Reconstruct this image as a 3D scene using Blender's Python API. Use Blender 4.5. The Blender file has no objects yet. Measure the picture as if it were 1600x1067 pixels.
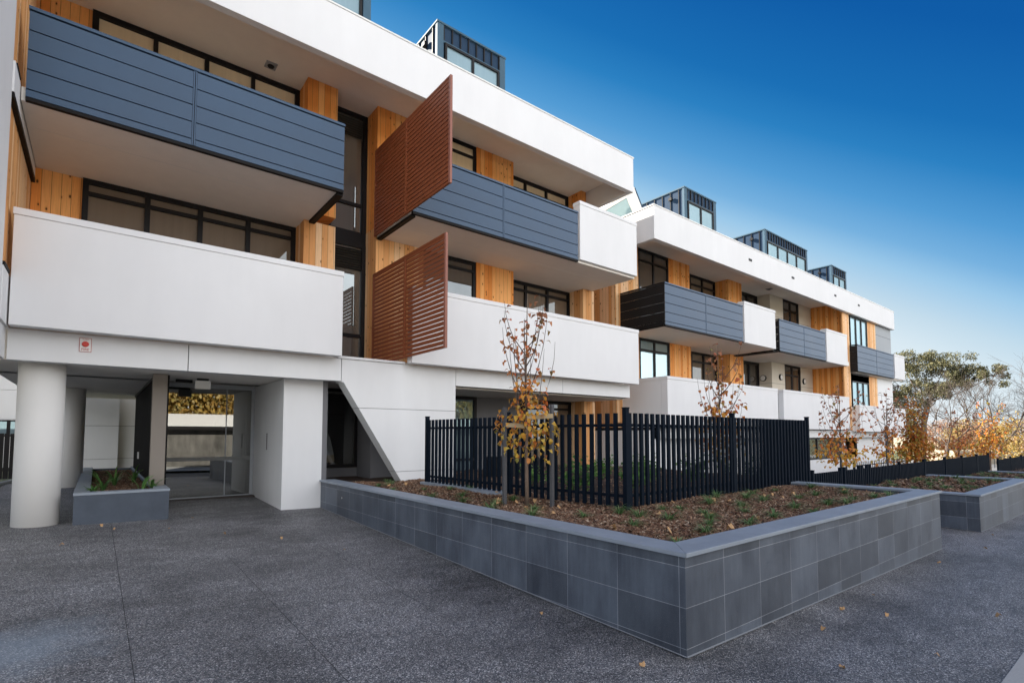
import bpy, bmesh, math, random
from mathutils import Vector, Matrix
random.seed(7)
R = math.radians
scn = bpy.context.scene
COL = scn.collection

# ------------------------------------------------------------------ helpers
def link(o, parent=None):
    COL.objects.link(o)
    if parent is not None: o.parent = parent
    return o

def tag(o, label=None, cat=None, group=None, kind=None):
    if label: o['label'] = label
    if cat: o['category'] = cat
    if group: o['group'] = group
    if kind: o['kind'] = kind
    return o

class MB:
    """collects shapes for ONE mesh object"""
    def __init__(s): s.v = []; s.f = []; s.m = []; s.mi = 0
    def add(s, vs, fs):
        b = len(s.v); s.v += [tuple(p) for p in vs]
        for f in fs: s.f.append(tuple(i + b for i in f)); s.m.append(s.mi)
    def box(s, x0, x1, y0, y1, z0, z1):
        if x0 > x1: x0, x1 = x1, x0
        if y0 > y1: y0, y1 = y1, y0
        if z0 > z1: z0, z1 = z1, z0
        s.add([(x0,y0,z0),(x1,y0,z0),(x1,y1,z0),(x0,y1,z0),(x0,y0,z1),(x1,y0,z1),(x1,y1,z1),(x0,y1,z1)],
              [(3,2,1,0),(4,5,6,7),(0,1,5,4),(1,2,6,5),(2,3,7,6),(3,0,4,7)])
        return s
    def prism(s, pts, axis, a, b):
        """pts 2-D polygon; axis 'y': pts are (x,z) extruded y a..b; 'x': (y,z); 'z': (x,y)"""
        n = len(pts)
        def P(p, t):
            return {'y': (p[0], t, p[1]), 'x': (t, p[0], p[1]), 'z': (p[0], p[1], t)}[axis]
        s.add([P(p, a) for p in pts] + [P(p, b) for p in pts],
              [tuple(range(n)), tuple(range(2*n-1, n-1, -1))] + [(i, i+n, (i+1) % n + n, (i+1) % n) for i in range(n)])
        return s
    def tube(s, pts, rads, n=6, cap=True):
        pts = [Vector(p) for p in pts]; b = len(s.v); up = Vector((0, 0, 1))
        for i, p in enumerate(pts):
            d = (pts[min(i+1, len(pts)-1)] - pts[max(i-1, 0)]).normalized()
            a = d.cross(up if abs(d.z) < .95 else Vector((1, 0, 0))).normalized(); c = d.cross(a)
            for k in range(n):
                t = 2*math.pi*k/n
                s.v.append(tuple(p + (a*math.cos(t) + c*math.sin(t))*rads[i]))
        for i in range(len(pts)-1):
            for k in range(n):
                s.f.append((b+i*n+k, b+i*n+(k+1) % n, b+(i+1)*n+(k+1) % n, b+(i+1)*n+k)); s.m.append(s.mi)
        if cap:
            s.f.append(tuple(b+k for k in range(n-1, -1, -1))); s.m.append(s.mi)
            e = b+(len(pts)-1)*n
            s.f.append(tuple(e+k for k in range(n))); s.m.append(s.mi)
        return s
    def cyl(s, x, y, z0, z1, r, n=48): return s.tube([(x,y,z0),(x,y,z1)], [r, r], n)
    def build(s, name, mat, parent=None, bevel=0, smooth=False, fix=True):
        me = bpy.data.meshes.new(name); me.from_pydata(s.v, [], s.f)
        mats = mat if isinstance(mat, (list, tuple)) else [mat]
        for m in mats: me.materials.append(m)
        if len(mats) > 1: me.polygons.foreach_set('material_index', s.m)
        if fix:
            bm = bmesh.new(); bm.from_mesh(me); bmesh.ops.recalc_face_normals(bm, faces=bm.faces); bm.to_mesh(me); bm.free()
        if smooth: me.polygons.foreach_set('use_smooth', [True]*len(me.polygons))
        me.update()
        o = bpy.data.objects.new(name, me); link(o, parent)
        if bevel:
            b = o.modifiers.new('bevel', 'BEVEL'); b.width = bevel; b.segments = 2; b.limit_method = 'ANGLE'; b.angle_limit = R(40)
        return o

def B(*a): return MB().box(*a)

def empty(name, loc=(0,0,0), rz=0):
    o = bpy.data.objects.new(name, None); o.location = loc; o.rotation_euler = (0,0,rz); o.empty_display_size = .2
    return link(o)

def G(x, y):
    """height of the sloping site"""
    x = min(max(x, -10), 62); y = min(max(y, -9), 17)
    return .02 + .0284*(y-2.25) - .0195*(x-3.6)

# ------------------------------------------------------------------ materials
class NT:
    def __init__(s, name):
        s.m = bpy.data.materials.new(name); s.m.use_nodes = True; s.t = s.m.node_tree; s.t.nodes.clear()
        s.out = s.n('ShaderNodeOutputMaterial')
    def n(s, t, **k):
        o = s.t.nodes.new(t)
        for a, v in k.items():
            if a.startswith('i_'): o.inputs[int(a[2:])].default_value = v
            else: setattr(o, a, v)
        return o
    def l(s, a, b): s.t.links.new(a, b)
    def val(s, x, inp):
        if hasattr(x, 'links') or isinstance(x, bpy.types.NodeSocket): s.l(x, inp)
        else: inp.default_value = x
    def math(s, op, a, b=0.0, c=0.0, clamp=False):
        o = s.n('ShaderNodeMath', operation=op, use_clamp=clamp)
        for i, x in enumerate((a, b, c)): s.val(x, o.inputs[i])
        return o.outputs[0]
    def mix(s, f, a, b, mode='MIX'):
        o = s.n('ShaderNodeMix', data_type='RGBA', blend_type=mode)
        s.val(f, o.inputs[0]); s.val(a, o.inputs[6]); s.val(b, o.inputs[7]); return o.outputs[2]
    def noise(s, vec, scale, detail=3, rough=.55):
        o = s.n('ShaderNodeTexNoise'); o.inputs['Scale'].default_value = scale; o.inputs['Detail'].default_value = detail; o.inputs['Roughness'].default_value = rough
        if vec is not None: s.l(vec, o.inputs['Vector'])
        return o.outputs[0]
    def ramp(s, fac, stops, interp='LINEAR'):
        o = s.n('ShaderNodeValToRGB'); s.l(fac, o.inputs[0]); e = o.color_ramp; e.interpolation = interp
        e.elements[0].position = stops[0][0]; e.elements[0].color = stops[0][1]
        e.elements[1].position = stops[1][0]; e.elements[1].color = stops[1][1]
        for p, c in stops[2:]:
            k = e.elements.new(p); k.color = c
        return o.outputs[0]
    def pos(s): return s.n('ShaderNodeNewGeometry').outputs['Position']
    def scale(s, vec, sx, sy, sz):
        o = s.n('ShaderNodeVectorMath', operation='MULTIPLY'); s.l(vec, o.inputs[0]); o.inputs[1].default_value = (sx, sy, sz); return o.outputs[0]
    def bsdf(s, col, rough=.6, metal=0, spec=.5, bump=None, bs=.3, bd=.01, **kw):
        b = s.n('ShaderNodeBsdfPrincipled')
        s.val(col, b.inputs['Base Color']); s.val(rough, b.inputs['Roughness'])
        b.inputs['Metallic'].default_value = metal; b.inputs['Specular IOR Level'].default_value = spec
        for k, v in kw.items(): s.val(v, b.inputs[k.replace('_', ' ')])
        if bump is not None:
            u = s.n('ShaderNodeBump'); u.inputs['Strength'].default_value = bs; u.inputs['Distance'].default_value = bd
            s.l(bump, u.inputs['Height']); s.l(u.outputs[0], b.inputs['Normal'])
        return b
    def done(s, b):
        s.l(b.outputs[0], s.out.inputs[0]); return s.m

def c4(r, g, b): return (r, g, b, 1)

def plaster(name, col, var=.04, bs=.15, rough=.85):
    t = NT(name); p = t.pos()
    big = t.noise(p, .6, 4); fine = t.noise(p, 160, 3); mid = t.noise(t.scale(p, 1, 1, .22), 3.5, 4)
    f = t.math('ADD', t.math('MULTIPLY', big, .6), t.math('MULTIPLY', mid, .4))
    col2 = tuple(c*(1-var*2.2) for c in col[:3]) + (1,)
    c = t.mix(t.math('MULTIPLY_ADD', f, 2.2, -.6, True), c4(*col2[:3]), c4(*col))
    return t.done(t.bsdf(c, rough, bump=fine, bs=bs, bd=.004, spec=.3))

def timber(name, tint=(1,1,1)):
    t = NT(name); p = t.pos()
    x = t.n('ShaderNodeSeparateXYZ'); t.l(p, x.inputs[0])
    u = t.math('ADD', x.outputs[0], x.outputs[1])
    w = .135
    q = t.math('DIVIDE', u, w); idx = t.math('FLOOR', q); fr = t.math('FRACT', q)
    wn = t.n('ShaderNodeTexWhiteNoise', noise_dimensions='1D'); t.l(idx, wn.inputs['W'])
    rnd = wn.outputs['Value']
    base = t.ramp(rnd, [(0, c4(.72*tint[0], .25*tint[1], .055*tint[2])), (1, c4(.88*tint[0], .42*tint[1], .15*tint[2])), (.35, c4(.86*tint[0], .34*tint[1], .085*tint[2])), (.7, c4(.93*tint[0], .48*tint[1], .17*tint[2]))])
    cv = t.n('ShaderNodeCombineXYZ'); t.l(t.math('MULTIPLY', u, 26.), cv.inputs[0]); t.l(t.math('MULTIPLY', rnd, 37.), cv.inputs[1]); t.l(t.math('MULTIPLY', x.outputs[2], 1.3), cv.inputs[2])
    grain = t.noise(cv.outputs[0], 2.2, 5, .65)
    col = t.mix(t.math('MULTIPLY', t.math('SUBTRACT', grain, .40, clamp=True), .9), base, c4(.36*tint[0], .13*tint[1], .035*tint[2]))
    # knots
    kv = t.n('ShaderNodeCombineXYZ'); t.l(t.math('MULTIPLY', u, 9.5), kv.inputs[0]); t.l(t.math('MULTIPLY', x.outputs[2], 5.0), kv.inputs[1]); t.l(t.math('MULTIPLY', rnd, 9.), kv.inputs[2])
    vo = t.n('ShaderNodeTexVoronoi'); t.l(kv.outputs[0], vo.inputs['Vector']); vo.inputs['Scale'].default_value = 1.0
    sel = t.n('ShaderNodeSeparateColor'); t.l(vo.outputs['Color'], sel.inputs[0])
    kn = t.math('MULTIPLY', t.math('LESS_THAN', vo.outputs['Distance'], .15), t.math('LESS_THAN', sel.outputs[0], .50))
    halo = t.math('MULTIPLY', t.math('SUBTRACT', 1., t.math('MULTIPLY', vo.outputs['Distance'], 3.2), clamp=True), t.math('LESS_THAN', sel.outputs[0], .50))
    col = t.mix(t.math('MULTIPLY', halo, .55), col, c4(.36, .13, .035))
    col = t.mix(t.math('MULTIPLY', kn, .9), col, c4(.085, .032, .012))
    edge = t.math('LESS_THAN', t.math('ABSOLUTE', t.math('SUBTRACT', fr, .5)), .478)   # 1 inside board
    col = t.mix(edge, c4(.22, .09, .03), col)
    h = t.math('ADD', t.math('MULTIPLY', edge, 1.0), t.math('MULTIPLY', grain, .12))
    return t.done(t.bsdf(col, .65, bump=h, bs=.6, bd=.008, spec=.15))

def metal_paint(name, col, rough=.38, spec=.5, bump=.04):
    t = NT(name); p = t.pos()
    n = t.noise(p, 1.7, 3); n2 = t.noise(p, 220, 2)
    c = t.mix(n, c4(*[k*.86 for k in col]), c4(*[k*1.12 for k in col]))
    r = t.math('MULTIPLY_ADD', n, .12, rough-.06)
    return t.done(t.bsdf(c, r, spec=spec, bump=n2, bs=bump, bd=.002))

def stone_tiles(name):
    t = NT(name); p = t.pos(); x = t.n('ShaderNodeSeparateXYZ'); t.l(p, x.inputs[0])
    u = t.math('ADD', t.math('SUBTRACT', x.outputs[0], x.outputs[1]), -1.135)     # joints fall on the photographed ones
    cv = t.n('ShaderNodeCombineXYZ'); t.l(u, cv.inputs[0]); t.l(t.math('ADD', x.outputs[2], -.685+3), cv.inputs[1])
    br = t.n('ShaderNodeTexBrick', offset=0.0, squash=1.0); t.l(cv.outputs[0], br.inputs['Vector'])
    br.inputs['Scale'].default_value = 1.0; br.inputs['Mortar Size'].default_value = .0022; br.inputs['Mortar Smooth'].default_value = .3
    br.inputs['Brick Width'].default_value = .6; br.inputs['Row Height'].default_value = .3; br.inputs['Bias'].default_value = 0
    br.inputs['Color1'].default_value = c4(.052, .062, .078); br.inputs['Color2'].default_value = c4(.098, .118, .148); br.inputs['Mortar'].default_value = c4(.30, .32, .35)
    tn = t.math('ADD', t.math('MULTIPLY', t.noise(t.scale(p, 1, 1, .5), 2.6, 5, .6), 1.0), t.math('MULTIPLY', t.noise(t.scale(p, 9, 9, .8), 3.0, 4), .35))
    st = t.mix(t.math('MULTIPLY_ADD', tn, 1.9, -.85, True), c4(.58, .58, .62), c4(1.42, 1.40, 1.38))
    c = t.mix(1.0, br.outputs[0], st, 'MULTIPLY')
    # fine pale speckle across the stone
    sp = t.noise(p, 240, 2)
    c = t.mix(t.math('MULTIPLY', t.math('GREATER_THAN', sp, .66), .25), c, c4(.3, .32, .34))
    h = t.math('ADD', t.math('MULTIPLY', br.outputs['Fac'], -1.0), t.math('MULTIPLY', sp, .12))
    return t.done(t.bsdf(c, t.math('MULTIPLY_ADD', tn, .25, .33), bump=h, bs=.35, bd=.004, spec=.45))

def cap_stone(name, col=(.25, .285, .33)):
    t = NT(name); p = t.pos(); n = t.noise(p, 3.0, 5, .6); f = t.noise(p, 150, 2); s = t.noise(p, 14, 4)
    c = t.mix(n, c4(*[k*.75 for k in col]), c4(*[k*1.25 for k in col]))
    c = t.mix(t.math('MULTIPLY_ADD', s, 3, -1.9, True), c, c4(.36, .38, .40))
    return t.done(t.bsdf(c, .5, bump=f, bs=.2, bd=.002, spec=.4))

def aggregate(name):
    t = NT(name); p = t.pos()
    vo = t.n('ShaderNodeTexVoronoi'); t.l(p, vo.inputs['Vector']); vo.inputs['Scale'].default_value = 140
    sc = t.n('ShaderNodeSeparateColor'); t.l(vo.outputs['Color'], sc.inputs[0])
    vb = t.n('ShaderNodeTexVoronoi'); t.l(p, vb.inputs['Vector']); vb.inputs['Scale'].default_value = 75
    sb = t.n('ShaderNodeSeparateColor'); t.l(vb.outputs['Color'], sb.inputs[0])
    c = t.ramp(sc.outputs[0], [(0, c4(.030, .034, .042)), (1, c4(.85, .82, .79)), (.40, c4(.115, .12, .13)), (.68, c4(.21, .208, .215)), (.88, c4(.42, .41, .40))])
    c = t.mix(t.math('MULTIPLY', t.math('GREATER_THAN', sb.outputs[1], .90), .6), c, c4(.30, .27, .26))
    big = t.noise(p, .75, 5, .6); b2 = t.noise(t.scale(p, 1, 2.4, 1), 2.6, 4)
    m = t.math('MULTIPLY_ADD', t.math('ADD', big, t.math('MULTIPLY', b2, .5)), 1.4, -.36)
    mc = t.n('ShaderNodeCombineColor'); t.l(m, mc.inputs[0]); t.l(m, mc.inputs[1]); t.l(m, mc.inputs[2])
    c = t.mix(1.0, c, mc.outputs[0], 'MULTIPLY')
    # cement bloom left of the picture
    d = t.n('ShaderNodeVectorMath', operation='DISTANCE'); t.l(t.scale(p, 1, 1, 0), d.inputs[0]); d.inputs[1].default_value = (-.45, 5.1, 0)
    bl = t.math('MULTIPLY_ADD', t.math('ADD', t.math('DIVIDE', d.outputs['Value'], .75), t.math('MULTIPLY', t.noise(p, 4, 4), 1.0)), -1.5, 2.1, True)
    c = t.mix(t.math('MULTIPLY', bl, .5), c, c4(.25, .31, .36))
    # pale shrinkage scuffs
    sc2 = t.math('MULTIPLY_ADD', t.noise(t.scale(p, 1.2, 5, 1), 1.4, 5, .7), 4, -2.5, True)
    c = t.mix(t.math('MULTIPLY', sc2, .22), c, c4(.26, .25, .25))
    h = t.math('ADD', vo.outputs['Distance'], t.math('MULTIPLY', vb.outputs['Distance'], .6))
    return t.done(t.bsdf(c, .62, bump=h, bs=.55, bd=.004, spec=.4))

def simple(name, col, rough=.7, metal=0, spec=.4, nscale=20, var=.2, bs=.2, bd=.005, **kw):
    t = NT(name); p = t.pos(); n = t.noise(p, nscale, 4)
    c = t.mix(n, c4(*[k*(1-var) for k in col]), c4(*[k*(1+var) for k in col]))
    return t.done(t.bsdf(c, rough, metal, spec, bump=n, bs=bs, bd=bd, **kw))

def island(name, cols, rough=.8, trans=0.0, spec=.25):
    """colour picked per mesh island (chips, leaves)"""
    t = NT(name); g = t.n('ShaderNodeNewGeometry')
    c = t.ramp(g.outputs['Random Per Island'], [(i/(len(cols)-1), c4(*k)) for i, k in ([(0, cols[0]), (len(cols)-1, cols[-1])] + [(i, cols[i]) for i in range(1, len(cols)-1)])])
    n = t.noise(t.pos(), 70, 2)
    c = t.mix(t.math('MULTIPLY', n, .5), c, t.mix(.55, c, c4(0, 0, 0)))
    b = t.bsdf(c, rough, spec=spec)
    if trans:
        tr = t.n('ShaderNodeBsdfTranslucent'); t.l(c, tr.inputs[0]); mx = t.n('ShaderNodeMixShader'); mx.inputs[0].default_value = trans
        t.l(b.outputs[0], mx.inputs[1]); t.l(tr.outputs[0], mx.inputs[2]); return t.done(mx)
    return t.done(b)

def leaf_by_height(name, lo, mid, hi):
    """pear leaves turn from the top down: yellow low, orange in the middle, russet on top"""
    t = NT(name); g = t.n('ShaderNodeNewGeometry'); oc = t.n('ShaderNodeTexCoord'); x = t.n('ShaderNodeSeparateXYZ'); t.l(oc.outputs['Object'], x.inputs[0])
    r = g.outputs['Random Per Island']
    f = t.math('ADD', t.math('DIVIDE', x.outputs[2], 3.0), t.math('MULTIPLY_ADD', r, .34, -.17))
    c = t.ramp(f, [(.12, c4(*lo[0])), (.95, c4(*hi[1])), (.32, c4(*lo[1])), (.47, c4(*mid[0])), (.58, c4(*mid[1])), (.72, c4(*hi[0]))])
    r2 = t.math('FRACT', t.math('MULTIPLY', r, 17.3))
    c = t.mix(t.math('MULTIPLY', t.math('GREATER_THAN', r2, .86), .6), c, c4(.78, .17, .07))
    c = t.mix(t.math('MULTIPLY', t.math('LESS_THAN', r2, .10), .6), c, c4(.25, .27, .06))
    n = t.noise(t.pos(), 45, 3); c = t.mix(t.math('MULTIPLY', n, .6), c, t.mix(.6, c, c4(.02, .01, .005)))
    b = t.bsdf(c, .5, spec=.4); tr = t.n('ShaderNodeBsdfTranslucent'); t.l(c, tr.inputs[0]); mx = t.n('ShaderNodeMixShader'); mx.inputs[0].default_value = .35
    t.l(b.outputs[0], mx.inputs[1]); t.l(tr.outputs[0], mx.inputs[2]); return t.done(mx)

def glazing(name, inner, refl=.35, tint=(.80, .9, .95), dark=.0):
    """double glazing: mirror-like coat over a blind or a dim room"""
    t = NT(name); p = t.pos(); n = t.noise(p, .8, 2)
    d = t.n('ShaderNodeBsdfDiffuse')
    fold = t.noise(t.scale(p, 14, 14, .15), 1.0, 2)
    t.l(t.mix(t.math('MULTIPLY_ADD', fold, .5, .25, True), c4(*[k*.72 for k in inner]), c4(*[k*1.15 for k in inner])), d.inputs[0])
    g = t.n('ShaderNodeBsdfGlossy'); g.inputs['Color'].default_value = c4(*tint); g.inputs['Roughness'].default_value = .01
    bu = t.n('ShaderNodeBump'); bu.inputs['Strength'].default_value = .03; bu.inputs['Distance'].default_value = .05; t.l(n, bu.inputs['Height']); t.l(bu.outputs[0], g.inputs['Normal'])
    lw = t.n('ShaderNodeLayerWeight'); lw.inputs['Blend'].default_value = .25
    f = t.math('ADD', t.math('MULTIPLY', lw.outputs['Fresnel'], .6), refl, clamp=True)
    mx = t.n('ShaderNodeMixShader'); t.l(f, mx.inputs[0]); t.l(d.outputs[0], mx.inputs[1]); t.l(g.outputs[0], mx.inputs[2])
    return t.done(mx)

def clear_glass(name, refl=.35, tint=(.72, .78, .76)):
    t = NT(name); tr = t.n('ShaderNodeBsdfTransparent'); tr.inputs[0].default_value = c4(*tint)
    g = t.n('ShaderNodeBsdfGlossy'); g.inputs['Color'].default_value = c4(.95, .97, .97); g.inputs['Roughness'].default_value = .0
    lw = t.n('ShaderNodeLayerWeight'); lw.inputs['Blend'].default_value = .2
    f = t.math('ADD', t.math('MULTIPLY', lw.outputs['Fresnel'], .6), refl, clamp=True)
    mx = t.n('ShaderNodeMixShader'); t.l(f, mx.inputs[0]); t.l(tr.outputs[0], mx.inputs[1]); t.l(g.outputs[0], mx.inputs[2])
    return t.done(mx)

M = {}
M['white'] = plaster('white_render', (.745, .745, .75))
M['soffit'] = plaster('soffit_board', (.88, .84, .78), .05, .05)
M['panel'] = plaster('fibre_cement_panel', (.73, .735, .74), .05, .06, .6)
M['greige'] = plaster('warm_grey_render', (.26, .23, .20), .05, .05)
M['cream'] = plaster('cream_cladding', (.66, .60, .50), .04, .06, .6)
M['grey'] = plaster('grey_cladding', (.33, .35, .37), .05, .06, .6)
M['dgrey'] = plaster('dark_grey_cladding', (.15, .15, .16), .05, .06, .5)
M['column'] = plaster('painted_concrete', (.74, .73, .71), .05, .12, .55)
M['wood'] = timber('larch_boards')
M['woodpale'] = timber('weathered_larch_boards', (.96, 1.28, 2.1))
M['louvre'] = metal_paint('blue_grey_powder_coat', (.038, .076, .135), .42, .35)
M['louvredark'] = metal_paint('dark_powder_coat', (.012, .012, .013), .5, .2)
M['frame'] = metal_paint('black_window_frame', (.010, .009, .010), .5, .2)
M['rust'] = metal_paint('rust_brown_powder_coat', (.22, .064, .027), .5, .2)
M['rustedge'] = metal_paint('rust_brown_frame', (.26, .105, .075), .45, .3)
M['zinc'] = metal_paint('standing_seam_zinc', (.026, .050, .090), .65, .08, .08)
M['zincpale'] = metal_paint('zinc_trim', (.055, .105, .15), .6, .15, .08)
M['fence'] = metal_paint('black_fence_paint', (.0065, .011, .019), .7, .05)
M['tile'] = stone_tiles('bluestone_tiles')
M['cap'] = cap_stone('bluestone_coping')
M['slab'] = simple('bluestone_slab', (.060, .075, .100), .55, nscale=5, var=.3)
M['pave'] = aggregate('exposed_aggregate')
M['kerb'] = simple('kerb_concrete', (.36, .36, .35), .85, nscale=60)
M['grout'] = simple('pale_grout', (.30, .31, .32), .9, nscale=60)
M['asphalt'] = simple('asphalt', (.085, .086, .088), .85, nscale=180, var=.5)
M['joint'] = simple('saw_cut', (.030, .030, .032), .9)
M['soil'] = simple('dark_soil', (.045, .026, .017), .95, nscale=30, var=.5, bs=.8, bd=.03)
M['mulch'] = island('bark_chips', [(.09, .045, .028), (.24, .125, .075), (.15, .075, .045), (.42, .27, .17), (.19, .10, .06), (.055, .03, .02), (.58, .44, .31)], .85)
M['grass'] = island('tuft_blades', [(.08, .17, .05), (.15, .26, .08), (.10, .21, .07), (.30, .38, .17), (.05, .12, .035)], .5, .25)
M['shrubleaf'] = island('shrub_leaves', [(.06, .16, .04), (.14, .30, .06), (.10, .22, .06), (.24, .38, .10)], .5, .25)
M['strap'] = island('strappy_leaves', [(.05, .13, .04), (.16, .32, .08), (.07, .17, .05)], .4, .2)
M['bark'] = simple('grey_brown_bark', (.16, .115, .085), .9, nscale=45, var=.4, bs=.6, bd=.01)
M['twig'] = simple('twig_bark', (.10, .07, .06), .8, nscale=60)
M['palebark'] = simple('pale_bark', (.085, .066, .055), .9, nscale=12, var=.3)
M['stake'] = simple('weathered_stake', (.085, .085, .09), .85, nscale=50, var=.35)
M['strapweb'] = simple('hessian_tie', (.42, .33, .20), .95, nscale=120)
M['leafpear'] = leaf_by_height('pear_leaves', ((.66, .50, .10), (.80, .46, .06)), ((.84, .38, .06), (.74, .25, .055)), ((.62, .26, .10), (.44, .19, .10)))
M['leaforange'] = island('orange_leaves', [(.50, .16, .02), (.62, .27, .04), (.45, .10, .02), (.60, .36, .06), (.30, .26, .05)], .5, .35)
M['leafgold'] = island('golden_leaves', [(.42, .27, .06), (.50, .34, .10), (.36, .20, .05), (.30, .26, .08), (.55, .42, .20)], .5, .4)
M['leafpink'] = island('pinkish_leaves', [(.34, .19, .12), (.42, .27, .17), (.30, .13, .08), (.46, .34, .20)], .5, .4)
M['gumleaf'] = island('gum_leaves', [(.07, .075, .035), (.15, .15, .07), (.24, .22, .11), (.05, .06, .027), (.34, .29, .15)], .5, .2)
M['blind'] = glazing('glass_over_cream_blind', (.78, .64, .44), .02)
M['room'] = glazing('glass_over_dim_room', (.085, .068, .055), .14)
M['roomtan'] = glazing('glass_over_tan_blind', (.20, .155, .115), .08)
M['skyglass'] = glazing('sky_reflecting_glass', (.16, .22, .25), .22, (.42, .60, .66))
M['brightglass'] = glazing('bright_sky_reflecting_glass', (.30, .40, .42), .34, (.55, .72, .78))
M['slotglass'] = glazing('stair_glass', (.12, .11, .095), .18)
M['lobbyglass'] = clear_glass('lobby_glass', .20, (.42,.42,.38))
M['clearpane'] = clear_glass('clear_pane', .12, (.8, .8, .8))
M['frost'] = simple('frosted_band', (.16, .165, .16), .6)
M['lobbywall'] = plaster('lobby_wall', (.10, .075, .055), .05, .04)
M['darkceil'] = plaster('lobby_ceiling', (.35, .30, .25), .03, .04)
M['lobbyfloor'] = simple('lobby_mat', (.06, .05, .045), .9, nscale=90)
M['steel'] = simple('brushed_steel', (.55, .55, .55), .3, 1.0, nscale=30, var=.05, bs=.02)
M['plastic'] = simple('white_plastic', (.72, .72, .70), .4, nscale=5, var=.03, bs=.02)
M['ivory'] = simple('lamp_diffuser', (.72, .70, .66), .35, nscale=5, var=.03, bs=.02)
M['red'] = simple('red_plastic', (.55, .035, .02), .35, nscale=10, var=.08, bs=.05)
M['redtext'] = simple('red_lettering', (.42, .05, .03), .6, nscale=10, var=.05)
M['cloth'] = simple('white_drape', (.62, .68, .75), .9, nscale=8, var=.12)
M['sticker'] = simple('cream_drape', (.62, .50, .32), .9, nscale=8, var=.12)
M['clearsky'] = glazing('roof_light_glass', (.20, .30, .34), .15, (.5, .65, .7))
M['roofwhite'] = simple('pale_metal_roof', (.78, .76, .73), .5, nscale=3, var=.06)
M['housewall'] = plaster('sandy_house_wall', (.66, .55, .42), .06, .1)
M['concwall'] = plaster('stained_concrete', (.19, .18, .165), .38, .1)
M['steeldark'] = metal_paint('dark_steel', (.009, .008, .008), .6, .15)
M['grasslawn'] = simple('dry_lawn', (.10, .11, .045), .95, nscale=40, var=.5)
M['fallen'] = island('fallen_leaf', [(.52, .26, .08), (.60, .38, .18), (.40, .14, .06)], .7)

def roof_tiles():
    t = NT('terracotta_tiles'); p = t.pos(); x = t.n('ShaderNodeSeparateXYZ'); t.l(p, x.inputs[0])
    cv = t.n('ShaderNodeCombineXYZ'); t.l(x.outputs[1], cv.inputs[0]); t.l(t.math('MULTIPLY', x.outputs[2], 2.), cv.inputs[1])
    br = t.n('ShaderNodeTexBrick'); t.l(cv.outputs[0], br.inputs['Vector']); br.inputs['Scale'].default_value = 1
    br.inputs['Brick Width'].default_value = .45; br.inputs['Row Height'].default_value = .36; br.inputs['Mortar Size'].default_value = .05
    br.inputs['Color1'].default_value = c4(.22, .13, .10); br.inputs['Color2'].default_value = c4(.34, .22, .17); br.inputs['Mortar'].default_value = c4(.06, .04, .035)
    return t.done(t.bsdf(br.outputs[0], .8, bump=br.outputs['Fac'], bs=1, bd=.05))
M['rooftile'] = roof_tiles()

# ------------------------------------------------------------------ the setting: ground
def sheet(name, xs, ys, dz, mat, hf=G, label=None):
    vs = []; fs = []; nx = len(xs)
    for y in ys:
        for x in xs: vs.append((x, y, hf(x, y) + dz))
    for j in range(len(ys)-1):
        for i in range(nx-1): fs.append((j*nx+i, j*nx+i+1, (j+1)*nx+i+1, (j+1)*nx+i))
    b = MB(); b.add(vs, fs); o = b.build(name, mat, fix=False); o['kind'] = 'structure'; return o
sheet('ground', [-300, -60, -10, 62, 120, 400], [-300, -60, -9, 17, 60, 400], -.16, M['grasslawn'])
sheet('road', [-60, -10, 62, 120], [-8.0, .70], -.12, M['asphalt'])
sheet('footpath', [-10, 62], [.80, 17], 0, M['pave'])
sheet('far_footpath', [-60, -10, 62, 120], [-14, -9, -8.1], -.004, M['kerb'])
k = MB(); ys = (.70, .80)
for xa, xb in ((-10, 62),):
    k.add([(xa, .70, G(xa,.7)-.2), (xb, .70, G(xb,.7)-.2), (xb, .80, G(xb,.8)-.2), (xa, .80, G(xa,.8)-.2), (xa, .70, G(xa,.7)+.004), (xb, .70, G(xb,.7)+.004), (xb, .80, G(xb,.8)+.006), (xa, .80, G(xa,.8)+.006)],
          [(3,2,1,0),(4,5,6,7),(0,1,5,4),(1,2,6,5),(2,3,7,6),(3,0,4,7)])
k.build('kerb', M['kerb'])['kind'] = 'structure'
# saw-cut joints in the paving (4 mm wide sheets)
j = MB()
def strip(x0, y0, x1, y1, w):
    d = Vector((x1-x0, y1-y0, 0)).normalized(); n = Vector((-d.y, d.x, 0))*w/2; vs = []
    for (x, y) in ((x0,y0),(x1,y1)):
        for s in (-1, 1):
            vs.append((x+n.x*s, y+n.y*s, G(x, y)+.004))
    j.add(vs, [(0,1,3,2)])
for x, ya, yb in ((.25, .82, 10.2), (1.33, .82, 7.0), (2.43, 4.2, 10.4)): strip(x, ya, x-.03, yb, .0045)
strip(5.2, .82, 5.2, 2.2, .004); strip(9.0, .82, 9.0, 2.2, .004); strip(12.4, .82, 12.4, 6, .006)
j.build('paving_joints', M['joint'], fix=False)['kind'] = 'structure'

# ------------------------------------------------------------------ the apartment building
bld = empty('apartment_building', (-1, 9.8, G(-1, 9.8)))
bld_inv = Matrix.Translation(-Vector(bld.location))
tag(bld, 'three-storey white apartment building with larch walls, blue-grey balconies and dark rooftop boxes', 'apartment building')
def part(mb, name, mat, parent=None, bevel=0, **k):
    o = mb.build(name, mat, None, bevel, **k)
    o.parent = parent or bld
    if parent is None: o.matrix_parent_inverse = bld_inv
    else: o.matrix_parent_inverse = (parent.matrix_parent_inverse @ Matrix.Identity(4)) if False else Matrix.Identity(4)
    return o
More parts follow.
